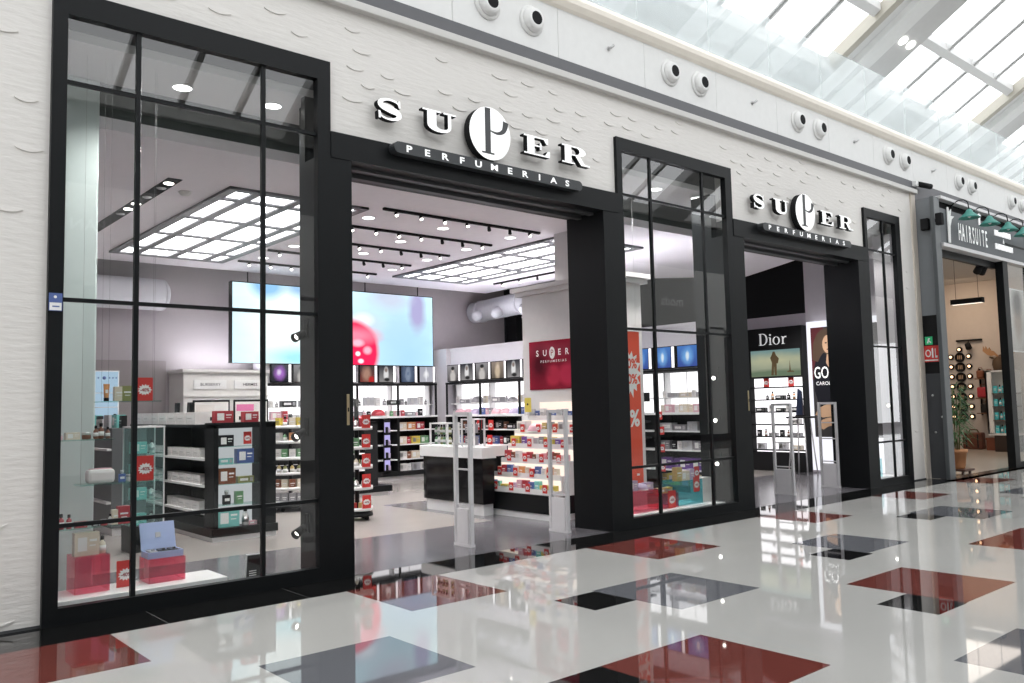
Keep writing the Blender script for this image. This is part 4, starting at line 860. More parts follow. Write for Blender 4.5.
# balustrade
for k in range(13):
    x = 5.52 + 1.654 * k
    b = B(); b.box(x + .01, x + 1.644, .09, .108, 6.845, 7.95); o = solo('balustrade_panel', b, BALG, 'clear glass balustrade panel above the cream cove, %s from the left' % ORD[k], 'glass panel', 'glass balustrade panels', (x, .1, 6.845))
for X, w in ((17.04, 'left'),):
    for j, d in enumerate((1.25, 1.62)):
        y = .55; b = B(); b.lathe([(.0, 0), (.10, 0), (.10, -.02), (.0, -.021)], (X + d, y, rz(y) - .37), 18, 0, (0, .515, .857)); solo('roof_spotlight', b, LAMP, '%s of two round spots on the grey roof beam' % ('left', 'right')[j], 'spotlight', 'round spots on the roof beam', (X + d, y, rz(y) - .37))
# signs across the mall, seen mirrored in the shop glass
for txt, X, Z_, sz, lb in (('PAN', 5.35, 5.75, .36, 'pale lettered sign across the mall, mirrored in the first window'), ('moda', 26.3, 5.3, .55, 'white lettered sign across the mall, mirrored in the middle window')):
    b = B(); b.text(txt, (X, -12.985, Z_), (-1, 0, 0), UZ, sz, .012, 0, 1.1, .015); solo('mall_sign', b, SIGNW, lb, 'sign', base=(X - .4, -12.985, Z_))
# ================================================================== FIRST SHOW WINDOW
b = B(); b.box(1.62, 3.02, .15, .62, .0, .14, 0, .004); solo('display_platform', b, WHITE, 'low white display platform inside the first show window', 'platform', base=(2.3, .4, 0))
def acrylic_box(name, x0, x1, y0, y1, z0, z1, m, label, grp=None):
    b = B(); w = .008; b.box(x0, x1, y0, y0 + w, z0, z1); b.box(x0, x1, y1 - w, y1, z0, z1); b.box(x0, x0 + w, y0 + w, y1 - w, z0, z1); b.box(x1 - w, x1, y0 + w, y1 - w, z0, z1); b.box(x0 + w, x1 - w, y0 + w, y1 - w, z1 - w, z1)
    return solo(name, b, m, label, 'display box', grp, ((x0 + x1) / 2, (y0 + y1) / 2, z0))
acrylic_box('acrylic_box', 1.815, 2.085, .33, .60, .14, .44, PINKA, 'tall pink clear box under a cream gift box, left in the first window')
acrylic_box('acrylic_box', 2.40, 2.71, .33, .60, .14, .345, PINKA, 'low pink clear box under the open blue case, first window')
put('gift_box', 'cream', (1.92, .43, .44), 'cream striped gift box on the tall pink clear box', sc=(.95, .8, 1.25)); put('round_bottle', 'cream', (2.045, .42, .44), 'small cream bottle beside the gift box on the tall pink box', sc=.9)
t = thing('open_gift_case', 'open pale blue gift case with dark items on the low pink box', 'gift case', (2.55, .45, .345))
PB = mat('pale_blue_case', (.42, .50, .78), .45)
b = B(); b.box(2.40, 2.70, .36, .37, .345, .40); b.box(2.40, 2.70, .54, .55, .345, .40); b.box(2.40, 2.41, .37, .54, .345, .40); b.box(2.69, 2.70, .37, .54, .345, .40); b.box(2.41, 2.69, .37, .54, .345, .36); obj('tray', b, PB, t)
b = B(); b.rbox((2.55, .585, .515), (.30, .014, .235), Matrix.Rotation(-.28, 4, 'X')); b.rbox((2.55, .577, .52), (.045, .006, .045), Matrix.Rotation(-.28, 4, 'X'), 1); obj('lid', b, [PB, cm('silver')], t)
for x, c in ((2.46, 'grey'), (2.55, 'black'), (2.64, 'black')): b = B(); b.box(x - .035, x + .035, .385, .52, .36, .405, 0, .008); b.lathe([(.012, 0), (.012, .03), (0, .031)], (x, .44, .405), 8, 0, (0, -1, .2)); obj('boxed_item', b, cm(c), t)
card((2.225, .38, .14), 'red minus forty percent card between the two pink boxes', 0, CARD, 1.05, 'red sale cards in the first window')
def glass_shelf(x0, x1, y0, y1, z, label, cab=True):
    t = thing('glass_shelf', label, 'shelf', ((x0 + x1) / 2, (y0 + y1) / 2, z), 'hanging glass shelves in the first window')
    b = B(); b.box(x0, x1, y0, y1, z - .01, z); obj('pane', b, SHELFG, t)
    b = B()
    for x in (x0 + .03, x1 - .03):
        b.tube([(x, (y0 + y1) / 2, z), (x, (y0 + y1) / 2, 4.76)], .0008, 4)
    obj('cable', b, DKGREY, t)
glass_shelf(1.64, 2.13, .40, .62, 1.40, 'upper left glass shelf with amber bottles, first window')
glass_shelf(2.02, 2.52, .42, .64, 1.72, 'highest glass shelf with a tube and green carton, first window')
glass_shelf(1.86, 2.50, .40, .62, 1.02, 'middle glass shelf holding a white pouch, first window')
glass_shelf(1.63, 2.38, .42, .64, .665, 'lowest glass shelf with small red bottles, first window')
g = 'products on the glass shelves of the first window'
for kind, c, x, z, s, lb in (('gift_box', 'cream', 1.82, 1.40, (.55, .6, .40), 'low cream box on the upper left glass shelf'), ('cream_jar', 'brown', 1.93, 1.40, .9, 'brown jar beside the cream box on the upper left shelf'), ('cream_jar', 'pink', 1.715, 1.40, .8, 'pink jar at the window frame on the upper left shelf'), ('round_bottle', 'brown', 2.005, 1.40, .7, 'shorter dark amber bottle on the upper left glass shelf'), ('round_bottle', 'brown', 2.045, 1.40, .82, 'tallest amber bottle on the upper left glass shelf'), ('round_bottle', 'brown', 2.10, 1.40, .62, 'right amber bottle at the end of the upper left shelf'),
  ('tube', 'orange', 2.09, 1.72, 1.0, 'peach upright tube with dark cap on the highest glass shelf'), ('perfume_box', 'cream', 2.19, 1.72, .9, 'cream carton on the highest glass shelf'), ('perfume_box', 'olive', 2.255, 1.72, .95, 'green carton beside the mullion on the highest glass shelf'),
  ('round_bottle', 'red', 1.74, .665, .62, 'first small red bottle on the lowest glass shelf'), ('round_bottle', 'red', 1.80, .665, .58, 'second small red bottle on the lowest glass shelf'), ('wide_box', 'red', 1.89, .665, (.35, .4, .5), 'low red set on the lowest glass shelf'), ('wide_box', 'black', 2.01, .665, (.25, .3, .2), 'flat black compact on the lowest glass shelf'), ('round_bottle', 'white', 2.12, .665, .45, 'tiny white bottle on the lowest glass shelf'), ('perfume_box', 'cream', 2.17, .665, .7, 'cream carton on the lowest glass shelf'), ('perfume_box', 'red', 2.225, .665, .85, 'red carton at the right of the lowest glass shelf'), ('cream_jar', 'red', 2.07, .665, .6, 'small red jar on the lowest glass shelf'),
  ('perfume_bottle', 'blue', 2.22, 1.02, .8, 'small blue bottle beside the white pouch'), ('cream_jar', 'white', 2.29, 1.02, .9, 'white jar right of the white pouch')):
    put(kind, c, (x, (.48 if z == .665 else .51) if z != 1.72 else .53, z), lb, g, sc=s if z != .665 or isinstance(s, tuple) else s * 1.25)
t = thing('cosmetic_pouch', 'white rounded cosmetic pouch on the middle glass shelf', 'pouch', (2.04, .5, 1.02))
b = B(); b.box(1.93, 2.15, .44, .56, 1.022, 1.14, 0, .028); obj('body', b, mat('pouch_white', (.82, .76, .76), .45), t); b = B(); b.tube([(1.95, .5, 1.141), (2.04, .5, 1.146), (2.13, .5, 1.141)], .006, 6); b.tube([(2.13, .5, 1.14), (2.15, .48, 1.12)], .004, 5); obj('zip', b, cm('pink'), t)
card((2.40, .50, 1.72), 'red minus forty percent card on the highest glass shelf', 0, CARD, .98, 'red sale cards in the first window'); card((2.405, .48, 1.02), 'red minus forty percent card on the middle glass shelf', 0, CARD, 1.02, 'red sale cards in the first window')
t = thing('leaflet_stand', 'white framed dark leaflet stand on the floor of the first window', 'leaflet stand', (3.36, .35, 0))
b = B(); M_ = Matrix.Rotation(.15, 4, 'X'); b.rbox((3.36, .35, .15), (.19, .012, .26), M_ @ Matrix.Rotation(-.0, 4, 'Z')); b.rbox((3.36, .43, .13), (.05, .01, .26), Matrix.Rotation(-.35, 4, 'X')); obj('frame', b, WHITE, t)
b = B(); b.rbox((3.36, .343, .151), (.165, .004, .235), M_, 0); b.rbox((3.39, .3405, .20), (.06, .003, .08), M_, 1)
for z in (.08, .10, .12): b.rbox((3.335, .3415, z), (.07, .003, .008), M_, 2)
obj('leaflet', b, [cm('black'), cm('orange'), WHT], t)
def pillar_spot(x, y, z, label, on=True, d=(-.75, -.35, -.35)):
    t = thing('pillar_spotlight', label, 'spotlight', (x, y, z)); d = Vector(d).normalized(); c = Vector((x - .09, y, z))
    b = B(); b.box(x - .02, x, y - .03, y + .03, z - .02, z + .16, 0); b.tube([(x - .01, y, z + .02), c], .012, 6); obj('bracket', b, BLKM, t)
    b = B(); b.lathe([(0, -.08), (.032, -.08), (.045, .07), (.036, .068), (.025, .02)], c, 14, 0, d, False); b.lathe([(0, .03), (.026, .032), (.026, .033)], c, 14, 1, d); obj('lamp_head', b, [BLKM, SPOTG if on else WHITE], t)
for z, w in ((2.33, 'top'), (1.37, 'middle'), (.45, 'lowest')): pillar_spot(3.838, .22, z, '%s of three black spotlights on the right side of the first window' % w)
for z, w in ((1.95, 'top'), (1.32, 'second'), (.68, 'lowest')): pillar_spot(10.578, .26, z, '%s of three black spotlights on the right side of the middle window' % w, True, (-.8, -.5, -.1))
# ================================================================== MIDDLE SHOW WINDOW
b = B(); b.box(8.27, 10.5, .15, .80, 0, .125, 0, .004); solo('display_platform', b, WHITE, 'low white display platform inside the middle show window', 'platform', base=(9.4, .4, 0))
acrylic_box('acrylic_box', 8.62, 9.19, .28, .52, .125, .41, PINKA, 'wide pink clear box under lilac packs in the middle window')
acrylic_box('acrylic_box', 9.22, 9.60, .30, .55, .125, .33, PINKA, 'smaller pink clear box under gold boxes in the middle window')
acrylic_box('acrylic_box', 9.66, 10.22, .34, .66, .125, .47, TEALA, 'teal clear box in the middle window')
b = B(); b.box(10.24, 10.46, .36, .58, .125, .48, 0, .004); solo('display_block', b, OFFW, 'cream display block beside the teal box in the middle window', 'block', base=(10.35, .47, .125))
g = 'gifts on the boxes of the middle window'
for kind, c, x, z, s, lb in (('gift_box', 'lilac', 8.74, .41, .9, 'left lilac gift box on the wide pink box'), ('dome_gift_set', 'lilac', 8.95, .41, .7, 'lilac domed gift pack on the wide pink box'), ('wide_box', 'lilac', 9.08, .41, (.6, .7, .9), 'low lilac set at the right of the wide pink box'), ('wide_box', 'gold', 9.36, .33, (.8, .8, .7), 'gold box on the smaller pink box'), ('wide_box', 'yellow', 9.50, .33, (.5, .8, .7), 'yellow box on the smaller pink box'), ('perfume_box', 'gold', 9.74, .47, 1.4, 'tall gold carton on the teal box'), ('gift_box', 'cream', 9.88, .47, .9, 'cream gift box on the teal box'), ('perfume_box', 'lilac', 10.05, .47, 1.1, 'lilac carton on the teal box')):
    put(kind, c, (x, .42, z), lb, g, sc=s)
card((9.44, .285, .125), 'red sale card leaning on the smaller pink box', 0, CARD, 1.15, 'red sale cards in the middle window'); card((10.06, .325, .30), 'red sale card on the front of the teal box', 0, CARD, 1.0, 'red sale cards in the middle window')
card((10.20, .42, .47), 'red sale card standing on the teal box', 0, CARD, .85, 'red sale cards in the middle window')
t = thing('hanging_banner', 'tall red sale banner hanging at the left of the middle window', 'banner', (8.94, .62, .36))
b = B(); b.box(8.64, 9.24, .62, .625, .36, 2.62, 0)
BAN = mat('banner_red', (.80, .10, .05), .5)
b.prism(star(9.00, 2.02, .26, .36, 15, .72, 5), (0, .6195, 0), UX, UZ, .0005, 1); b.text('-50%', (9.0, .619, 2.10), UX, UZ, .19, .0004, 0, .9, .03, 'CENTER'); b.text('-40%', (9.0, .619, 1.88), UX, UZ, .19, .0004, 0, .9, .03, 'CENTER')
b.text('50%', (8.94, .6195, 1.28), UX, UZ, .32, .0008, 1, .95, .03, 'CENTER'); b.box(9.10, 9.16, .619, .62, .58, .61, 1)
obj('print', b, [BAN, WHT], t); b = B(); b.tube([(8.62, .622, 2.63), (9.26, .622, 2.63)], .012, 8); obj('top_rod', b, ALU, t)
b = B()
for x in (8.7, 9.18): b.tube([(x, .622, 2.63), (x, .622, 4.76)], .002, 5)
obj('cord', b, STEEL, t)
t = thing('tester_pole', 'black pole stand with small trays inside the middle window', 'stand', (9.75, 1.3, 0))
b = B(); b.lathe([(.14, 0), (.14, .02), (.02, .03), (.02, 1.7), (0, 1.7)], (9.95, 1.3, 0), 14); obj('pole', b, BLKM, t)
for z in (1.05, 1.30, 1.62): b = B(); b.box(9.80, 10.10, 1.18, 1.42, z, z + (.03 if z < 1.6 else .14)); obj('tray', b, BLKM, t)
# ================================================================== LAST SHOW WINDOW
b = B(); b.box(14.95, 16.03, .15, .70, 0, .13, 0, .004); solo('display_platform', b, WHITE, 'low white display platform inside the last show window', 'platform', base=(15.5, .4, 0))
acrylic_box('acrylic_box', 15.05, 15.62, .25, .60, .13, .46, TEALA, 'pale teal box in the last show window')
put('gift_box', 'red', (15.28, .42, .46), 'red gift box in the last show window', sc=1.1); put('perfume_bottle', 'black', (15.5, .42, .46), 'large black bottle in the last show window', sc=2.0); put('round_bottle', 'aqua', (15.15, .36, .46), 'aqua bottle in the last show window', sc=1.0)
pillar_spot(16.10, .26, 1.45, 'bright spotlight at the right side of the last show window', True, (-.8, -.5, -.1))
# ================================================================== FAR ENTRANCE: LIT WALL UNITS
t = thing('brand_wall_unit', 'black perfume wall unit with white serif brand name and lit white shelves', 'shelving', (17.0, 3.3, 0))
b = B(); b.box(17.0, 17.2, 2.58, 4.0, 0, .42); b.box(17.0, 17.2, 2.58, 4.0, 2.10, 3.25); b.box(17.0, 17.2, 3.95, 4.0, .42, 2.1); b.box(17.0, 17.2, 2.58, 2.62, .42, 2.1); obj('housing', b, BLKM, t)
b = B(); b.box(17.17, 17.2, 2.62, 3.95, .42, 2.10); obj('lit_back_panel', b, LITWHITE, t)
for z in (.48, .78, 1.06, 1.34, 1.62, 1.90): b = B(); b.box(17.0, 17.17, 2.62, 3.95, z - .028, z); obj('shelf', b, BLKM, t)
b = B(); b.quad((16.995, 3.90, 2.14), (0, -1.26, 0), (0, 0, .60), 0)
GOLD = mat('print_gold', (.07, .045, .018), .7, emit=(.07, .045, .018), es=.5)
def pw(pts, dz=0): return [(a, c) for a, c in pts]
o_ = (16.993, 3.90, 2.14)
b.prism([(.52, .02), (.55, .30), (.51, .42), (.55, .48), (.58, .56), (.63, .56), (.66, .48), (.73, .40), (.70, .28), (.67, .30), (.66, .02), (.61, .02), (.60, .24), (.58, .02)], o_, WX, UZ, .001, 1); b.prism([(.98, .1), (1.02, .1), (1.0, .36)], o_, WX, UZ, .001, 1); b.prism([(.92, .08), (1.1, .08), (1.08, .11), (.94, .11)], o_, WX, UZ, .001, 1)
obj('picture', b, [picture('sea_print', [((.42, .42, .27), (.20, .33, .33)), (.5, .60, .7, .18, .9, (.55, .55, .36)), (.5, .1, .9, .14, .4, (.17, .23, .15))], .8), GOLD], t)
# serif name
def ring_poly(cx, cy, ro, rx_i, ry_i): return ell(cx, cy, ro[0], ro[1], 0, PI, 16), ell(cx, cy, rx_i, ry_i, PI, 0, 16)
b = B(); o2 = (16.985, 3.66, 2.86); H_ = .27
def add(polys, x0):
    for p in polys: b.prism([(x0 + a * H_, c * H_) for a, c in p], o2, WX, UZ, .01, 0)
def ringp(cx, cy, a, c, ai, ci): return [ell(cx, cy, a, c, 0, PI, 16) + ell(cx, cy, ai, ci, PI, 0, 16), ell(cx, cy, a, c, PI, 2 * PI, 16) + ell(cx, cy, ai, ci, 2 * PI, PI, 16)]
add([rect(.08, .22, .03, .97), rect(0, .40, .95, 1), rect(0, .40, 0, .05), ell(.36, .5, .46, .5, -PI / 2, PI / 2, 16) + ell(.36, .5, .32, .45, PI / 2, -PI / 2, 16)], 0)
add([rect(.08, .20, .03, .62), rect(0, .28, 0, .045), rect(.01, .12, .59, .64), ell(.14, .84, .085, .085, n=12)], .95 * H_)
add(ringp(.34, .33, .34, .345, .21, .30), 1.32 * H_)
add([rect(.08, .20, .03, .62), rect(0, .30, 0, .045), rect(.01, .12, .59, .64), stroke([(.18, .42), (.26, .56), (.38, .62), (.46, .58)], [.05, .08, .08, .13])], 2.14 * H_)
obj('brand_lettering', b, SIGNW, t)
g = 'products on the brand wall unit'
for z, w, sq in ((1.62, 'second', [('wide_box', 'black'), ('perfume_bottle', 'black'), ('round_bottle', 'orange')]), (1.34, 'third', [('wide_box', 'black'), ('perfume_box', 'white')]), (1.06, 'fourth', [('gift_box', 'red'), ('wide_box', 'white')]), (.78, 'fifth', [('perfume_box', 'black'), ('round_bottle', 'brown'), ('wide_box', 'silver')]), (.48, 'bottom', [('gift_box', 'silver'), ('wide_box', 'cream')])):
    row((3.85, 2.7), 17.08, z, sq, 'on the %s shelf, brand unit' % w, g, 'x', gap=.06, sc=lambda r: r.uniform(.8, 1.1), seed=int(z * 100), fill=.8)
card((17.04, 3.55, 1.90), 'left red sale card on the top lit shelf of the black brand unit', -PI / 2, CARD, 1.0, 'red sale cards on the brand unit'); card((17.04, 2.92, 1.90), 'right red sale card on the top lit shelf of the black brand unit', -PI / 2, CARD, 1.0, 'red sale cards on the brand unit')
t = thing('advert_lightbox', 'tall white lightbox with a perfume advert of a woman in a dark dress', 'lightbox', (17.1, 1.6, .2))
b = B(); b.box(17.0, 17.18, .70, 2.46, .06, 3.30); obj('lit_frame', b, glow('lightbox_white', (.93, .93, 1), 1.1), t)
def pm(n, c, e=.35): return mat(n, c, .5, emit=c, es=e)
o3 = (16.99, 2.36, .78)
b = B(); b.box(16.991, 17.0, .85, 2.36, .78, 3.16, 0)
q = lambda dz: (16.99 - dz, 2.36, .78)
b.prism(rect(0, .30, 1.25, 2.38), q(.0005), WX, UZ, .001, 1)
b.prism([(.04, 1.0), (.03, 1.45), (.12, 1.75), (.35, 1.92), (.75, 1.9), (1.0, 1.7), (1.1, 1.0), (1.0, .55), (.15, .58)], q(.001), WX, UZ, .001, 2)
b.prism(bez([(.02, 1.68), (.06, 2.05), (.22, 2.30), (.50, 2.33), (.66, 2.1), (.66, 1.75), (.52, 1.60), (.3, 1.82), (.14, 1.62)], 5), q(.002), WX, UZ, .001, 3)
b.prism(ell(.40, 2.0, .135, .20, n=20), q(.003), WX, UZ, .001, 4); b.prism(ell(.35, 2.03, .028, .014, n=8), q(.004), WX, UZ, .001, 2); b.prism(ell(.46, 2.03, .028, .014, n=8), q(.004), WX, UZ, .001, 2); b.prism(ell(.40, 1.89, .04, .016, n=8), q(.004), WX, UZ, .001, 1)
b.prism([(.36, 1.78), (.46, 1.78), (.50, 1.6), (.42, 1.45), (.33, 1.6)], q(.0025), WX, UZ, .001, 4)
b.prism(bez([(.02, .48), (.15, .64), (.45, .72), (.75, .56), (.95, .30), (.85, .2), (.5, .42), (.2, .42)], 5), q(.003), WX, UZ, .001, 4); b.prism(bez([(.06, .22), (.2, .38), (.5, .40), (.85, .12), (.75, .02), (.42, .24), (.2, .16)], 5), q(.004), WX, UZ, .001, 4)
b.text('GOOD GIRL', (16.984, 2.32, 2.05), WX, UZ, .36, .001, 5, .62, .010); b.text('CAROLINA HERRERA', (16.984, 2.28, 1.90), WX, UZ, .11, .001, 5, .95, .008)
obj('advert_print', b, [pm('ad_ground', (.03, .028, .03)), pm('ad_red', (.07, .006, .01)), pm('ad_dress', (.010, .010, .014)), pm('ad_hair', (.055, .032, .018)), pm('ad_skin', (.40, .25, .155)), pm('ad_text', (.85, .85, .85), .5)], t)
t = thing('high_table', 'small black high table with thin splayed legs near the brand unit', 'table', (16.4, 2.35, 0))
b = B(); b.box(16.2, 16.62, 2.12, 2.58, 1.20, 1.24, 0, .01); obj('table_top', b, BLKM, t)
for a in (-1, 1):
    for c in (-1, 1): b = B(); b.tube([(16.41 + a * .12, 2.35 + c * .14, 1.20), (16.41 + a * .20, 2.35 + c * .22, 0)], .014, 8); obj('leg', b, ALU, t)
t = thing('bottle_display', 'blue bottle display standing on the high table', 'display', (16.4, 2.35, 1.24))
b = B(); b.box(16.33, 16.49, 2.27, 2.43, 1.24, 1.27, 0); b.prism([(-.08, 0), (.08, 0), (.05, .5), (-.02, .56)], (16.36, 2.35, 1.27), WX, UZ, .06, 1); obj('body', b, [BLKM, mat('ink_blue', (.02, .027, .055), .3)], t)
# ================================================================== NEIGHBOURING SALON
STONE = mat('salon_floor', (.56, .50, .43), .18, var=.05); TAN = mat('salon_wall', (.55, .50, .465), .8); PGREY = mat('post_grey', (.12, .13, .135), .35, .4)
b = B(); b.box(17.05, 27.5, -.20, .25, -.08, .0, 0); b.box(17.42, 27.5, .25, 6.2, -.08, .0, 0); b.box(17.05, 27.5, -.62, -.20, -.08, .0, 1); b.box(27.5, 45, -.45, 0, -.08, 0, 1); struct('floor_salon', b, [STONE, mat('threshold_brown', (.05, .035, .03), .15)])
b = B(); b.box(27.3, 27.5, -.2, 6.2, 0, 5.2); struct('wall_salon_right', b, TAN)
b = B(); b.box(17.45, 27.5, 6.2, 6.4, 0, 5.2); struct('wall_salon_back', b, TAN)
b = B(); b.box(17.12, 27.5, -.1, .25, 5.05, 5.2); b.box(17.42, 27.5, .25, 6.2, 5.05, 5.2); struct('ceiling_salon', b, mat('salon_ceiling', (.55, .53, .51), .8))
b = B(); b.box(17.42, 17.45, .25, 6.2, 0, 5.2); b.box(17.12, 17.42, .25, .28, 0, 5.2); struct('wall_salon_left', b, TAN)
b = B(); b.box(17.06, 17.12, -.38, .25, 3.2, 5.55, 0); b.box(17.06, 17.12, -.38, .25, 2.05, 3.2, 1); b.box(17.06, 17.12, -.38, .25, 0, 2.05, 2); b.box(17.055, 17.06, -.36, -.02, .15, 1.95, 2)
struct('wall_salon_side', b, [mat('side_grey', (.20, .215, .23), .25), BLKG, mat('side_dark_grey', (.045, .048, .055), .35)])
for z, y in ((1.62, -.14), (.9, -.16), (1.2, -.3)):
    b = B(); b.lathe([(.022, 0), (.02, .015), (0, .016)], (17.055, y, z), 10, 0, (-1, 0, 0)); solo('panel_knob', b, STEEL, 'small round steel knob on the dark side panel, %s' % {1.62: 'topmost', .9: 'lowest', 1.2: 'middle'}[z], 'knob', 'knobs on the dark side panel', (17.055, y, z))
b = B(); b.box(17.05, 17.058, -.31, -.0, 2.28, 2.60, 0); 
b.prism(ell(.085, .17, .055, .075, n=20) + [], (17.049, 0 - .02, 2.28), WX, UZ, .001, 1); b.prism(ell(.085, .17, .035, .05, n=20), (17.0485, -.02, 2.28), WX, UZ, .001, 0)
b.prism([(.165, .08), (.195, .08), (.195, .26), (.18, .28), (.165, .26)], (17.049, -.01, 2.28), WX, UZ, .001, 1); b.prism([(.225, .26), (.24, .26), (.24, .12), (.27, .12), (.27, .08), (.225, .08)], (17.049, -.01, 2.28), WX, UZ, .001, 1)
b.box(17.049, 17.05, -.29, -.03, 2.30, 2.325, 1)
solo('fire_equipment_sign', b, [RED, WHT], 'red fire hose and extinguisher sign on the dark side panel', 'sign', base=(17.055, -.15, 2.28))
b = B(); b.box(17.05, 17.058, -.20, -.06, 2.62, 2.78, 0); b.prism([(.03, .03), (.06, .03), (.07, .07), (.10, .03), (.12, .04), (.08, .09), (.10, .13), (.06, .13), (.05, .09)], (17.0495, -.06, 2.62), WX, UZ, .0005, 1); solo('exit_sign', b, [mat('exit_green', (.02, .35, .14), .5, emit=(.02, .35, .14), es=.3), WHT], 'small green exit pictogram above the red fire sign', 'sign', base=(17.055, -.13, 2.62))
b = B(); b.box(16.86, 17.12, -.46, -.38, 0, 5.52, 0, .01); struct('trim_salon_post', b, PGREY)
h = holder('door_3')
b = B(); b.box(17.12, 23.5, -.44, -.30, 4.62, 5.33, 0); b.box(17.12, 23.5, -.36, -.2, 5.33, 5.55, 1); b.box(17.12, 23.5, -.50, -.30, 4.55, 4.62, 2); b.box(17.12, 23.5, -.50, -.3, 5.50, 5.56, 2); obj('header', b, [mat('salon_header', (.085, .095, .105), .45), BLKM, ALU], h)
b = B(); b.box(20.27, 20.55, -.46, -.30, 0, 4.55); b.box(20.55, 23.5, -.44, -.36, 0, .12); b.box(23.4, 23.5, -.44, -.3, 0, 4.55); b.box(17.12, 20.3, -.30, -.22, 4.40, 4.55); obj('jamb', b, BLK, h)
b = B(); b.box(20.55, 23.4, -.41, -.40, .12, 4.55); obj('door_glass', b, GLASS, h)
b = B(); b.box(21.75, 21.80, -.44, -.36, .12, 5.33); b.box(20.55, 23.4, -.45, -.43, 4.95, 4.99); obj('mullion', b, BLK, h)
b = B(); b.box(23.5, 45, -.05, .2, 0, 5.6); struct('wall_far_right', b, OFFW)
t = thing('salon_sign', 'white tall lettered salon name on the dark header of the neighbouring shop', 'sign', (18.7, -.45, 4.75))
for k, ch in enumerate('HAIRSUITE'): b = B(); b.text(ch, (17.98 + .172 * k, -.475, 4.76), UX, UZ, .50, .01, 0, .42, .012, 'CENTER'); obj('letter', b, SIGNW, t)
b = B(); b.prism([(0, 0), (.05, 0), (.06, .14), (.10, .22), (.03, .25), (-.05, .22), (-.01, .14)], (19.1, -.46, 5.22), UX, UZ, .02, 0); obj('ornament', b, SIGNW, t)
t = thing('salon_subtitle', 'two short lines of small white lettering right of the salon name', 'sign', (20.2, -.45, 4.8))
for j, (z, n) in enumerate(((5.10, 10), (4.80, 11))):
    b = B()
    for k in range(n): b.box(19.95 + .093 * k, 20.03 + .093 * k, -.46, -.44, z, z + .12, 0)
    obj('lettering_line', b, SIGNW, t)
b = B(); b.text('&', (20.42, -.455, 4.96), UX, UZ, .14, .004, 0, 1, .01, 'CENTER'); obj('ampersand', b, SIGNW, t)
t = thing('wall_ornament', 'white branching ornament at the left end of the salon header', 'ornament', (17.62, -.46, 4.7))
b = B(); b.prism([(17.46, 4.66), (17.55, 4.66), (17.58, 5.0), (17.66, 5.15), (17.78, 5.22), (17.66, 5.22), (17.60, 5.18), (17.66, 5.36), (17.58, 5.30), (17.54, 5.20), (17.53, 5.38), (17.47, 5.38)], (0, -.47, 0), UX, UZ, .02, 0); obj('body', b, WHT, t)
TEAL = mat('lamp_green', (.045, .24, .20), .5)
lm = thing('gooseneck_lamp', 'x', 'lamp', (0, 0, 0))
b = B(); b.lathe([(.02, .19), (.05, .17), (.075, .12), (.17, .03), (.20, 0), (.195, -.002), (.16, .028), (.06, .11), (0, .13)], (0, 0, 0), 22, 0); obj('lamp_shade', b, TEAL, lm, local=True)
b = B(); b.tube([(0, .33, .30), (0, .28, .36), (0, .18, .40), (0, .08, .39), (0, .015, .33), (0, 0, .19)], .011, 8); b.lathe([(.04, 0), (.04, .02), (0, .02)], (0, .34, .30), 10, 0, (0, -1, 0)); obj('neck', b, BLKM, lm, local=True)
b = B(); b.lathe([(0, -.0), (.035, .03), (.03, .07), (.012, .10)], (0, 0, 0), 12, 0); obj('bulb', b, WHT, lm, local=True)
for k, x in enumerate((17.80, 18.85, 19.88, 20.80, 21.8)):
    lb = '%s green shaded gooseneck lamp from the left above the salon sign' % ORD[k]
    if k == 0: lm.location = (x, -.75, 5.14); lm['label'] = lb; lm['group'] = 'green gooseneck lamps'
    else: dup(lm, (x, -.75, 5.14), lb, 'green gooseneck lamps')
t = thing('security_camera', 'black bullet camera with white mount at the corner of the white wall', 'camera', (17.1, -.06, 5.86)); b = B(); b.box(16.98, 17.10, -.10, 0, 5.82, 5.92, 0, .01); obj('mount', b, WHT, t); b = B(); b.tube([(17.10, -.08, 5.87), (17.42, -.20, 5.84)], .055, 12); obj('housing', b, BLKM, t)
for k, (y, z) in enumerate(((-.20, 5.0), (-.42, 5.03))):
    t = thing('wall_speaker', 'black square floodlight on the %s of the grey salon post' % ('left side', 'front edge')[k], 'floodlight', (17.02, y, z), 'black floodlights on the salon post'); b = B(); b.box(16.93 if k == 0 else 16.78, 17.03 if k == 0 else 16.9, y - .10 if k == 0 else -.62, y + .05 if k == 0 else -.50, z - .11, z + .12, 0, .01); obj('housing', b, BLKM, t); b = B(); b.box(17.03 if k == 0 else 16.87, 17.06 if k == 0 else 16.9, y - .05 if k == 0 else -.50, y + .02 if k == 0 else -.46, z - .03, z + .03); obj('bracket', b, BLKM, t)
# salon interior
t = thing('marquee_light_sign', 'vertical row of dark round letter lamps with warm bulbs on the salon wall', 'lamp sign', (27.25, 3.27, .6))
for k in range(7):
    z = 2.78 - .305 * k
    b = B(); b.lathe([(.145, 0), (.145, .05), (.13, .055), (.12, .03), (0, .03)], (27.29, 3.28, z), 18, 0, (-1, 0, 0)); 
    for j in (-1, 0, 1): b.box(27.245, 27.256, 3.28 + .05 * j - .012, 3.28 + .05 * j + .012, z - .06, z + .06, 1)
    obj('letter_disc', b, [BLKM, mat('disc_tan', (.5, .34, .22), .5)], t)
    for y in (3.02, 3.54): b = B(); b.lathe([(.085, 0), (.085, .04), (.06, .05)], (27.29, y, z + .02), 14, 0, (-1, 0, 0)); b.lathe([(.045, .04), (.035, .075), (0, .085)], (27.29, y, z + .02), 12, 1, (-1, 0, 0)); obj('bulb', b, [BLKM, BULB], t)
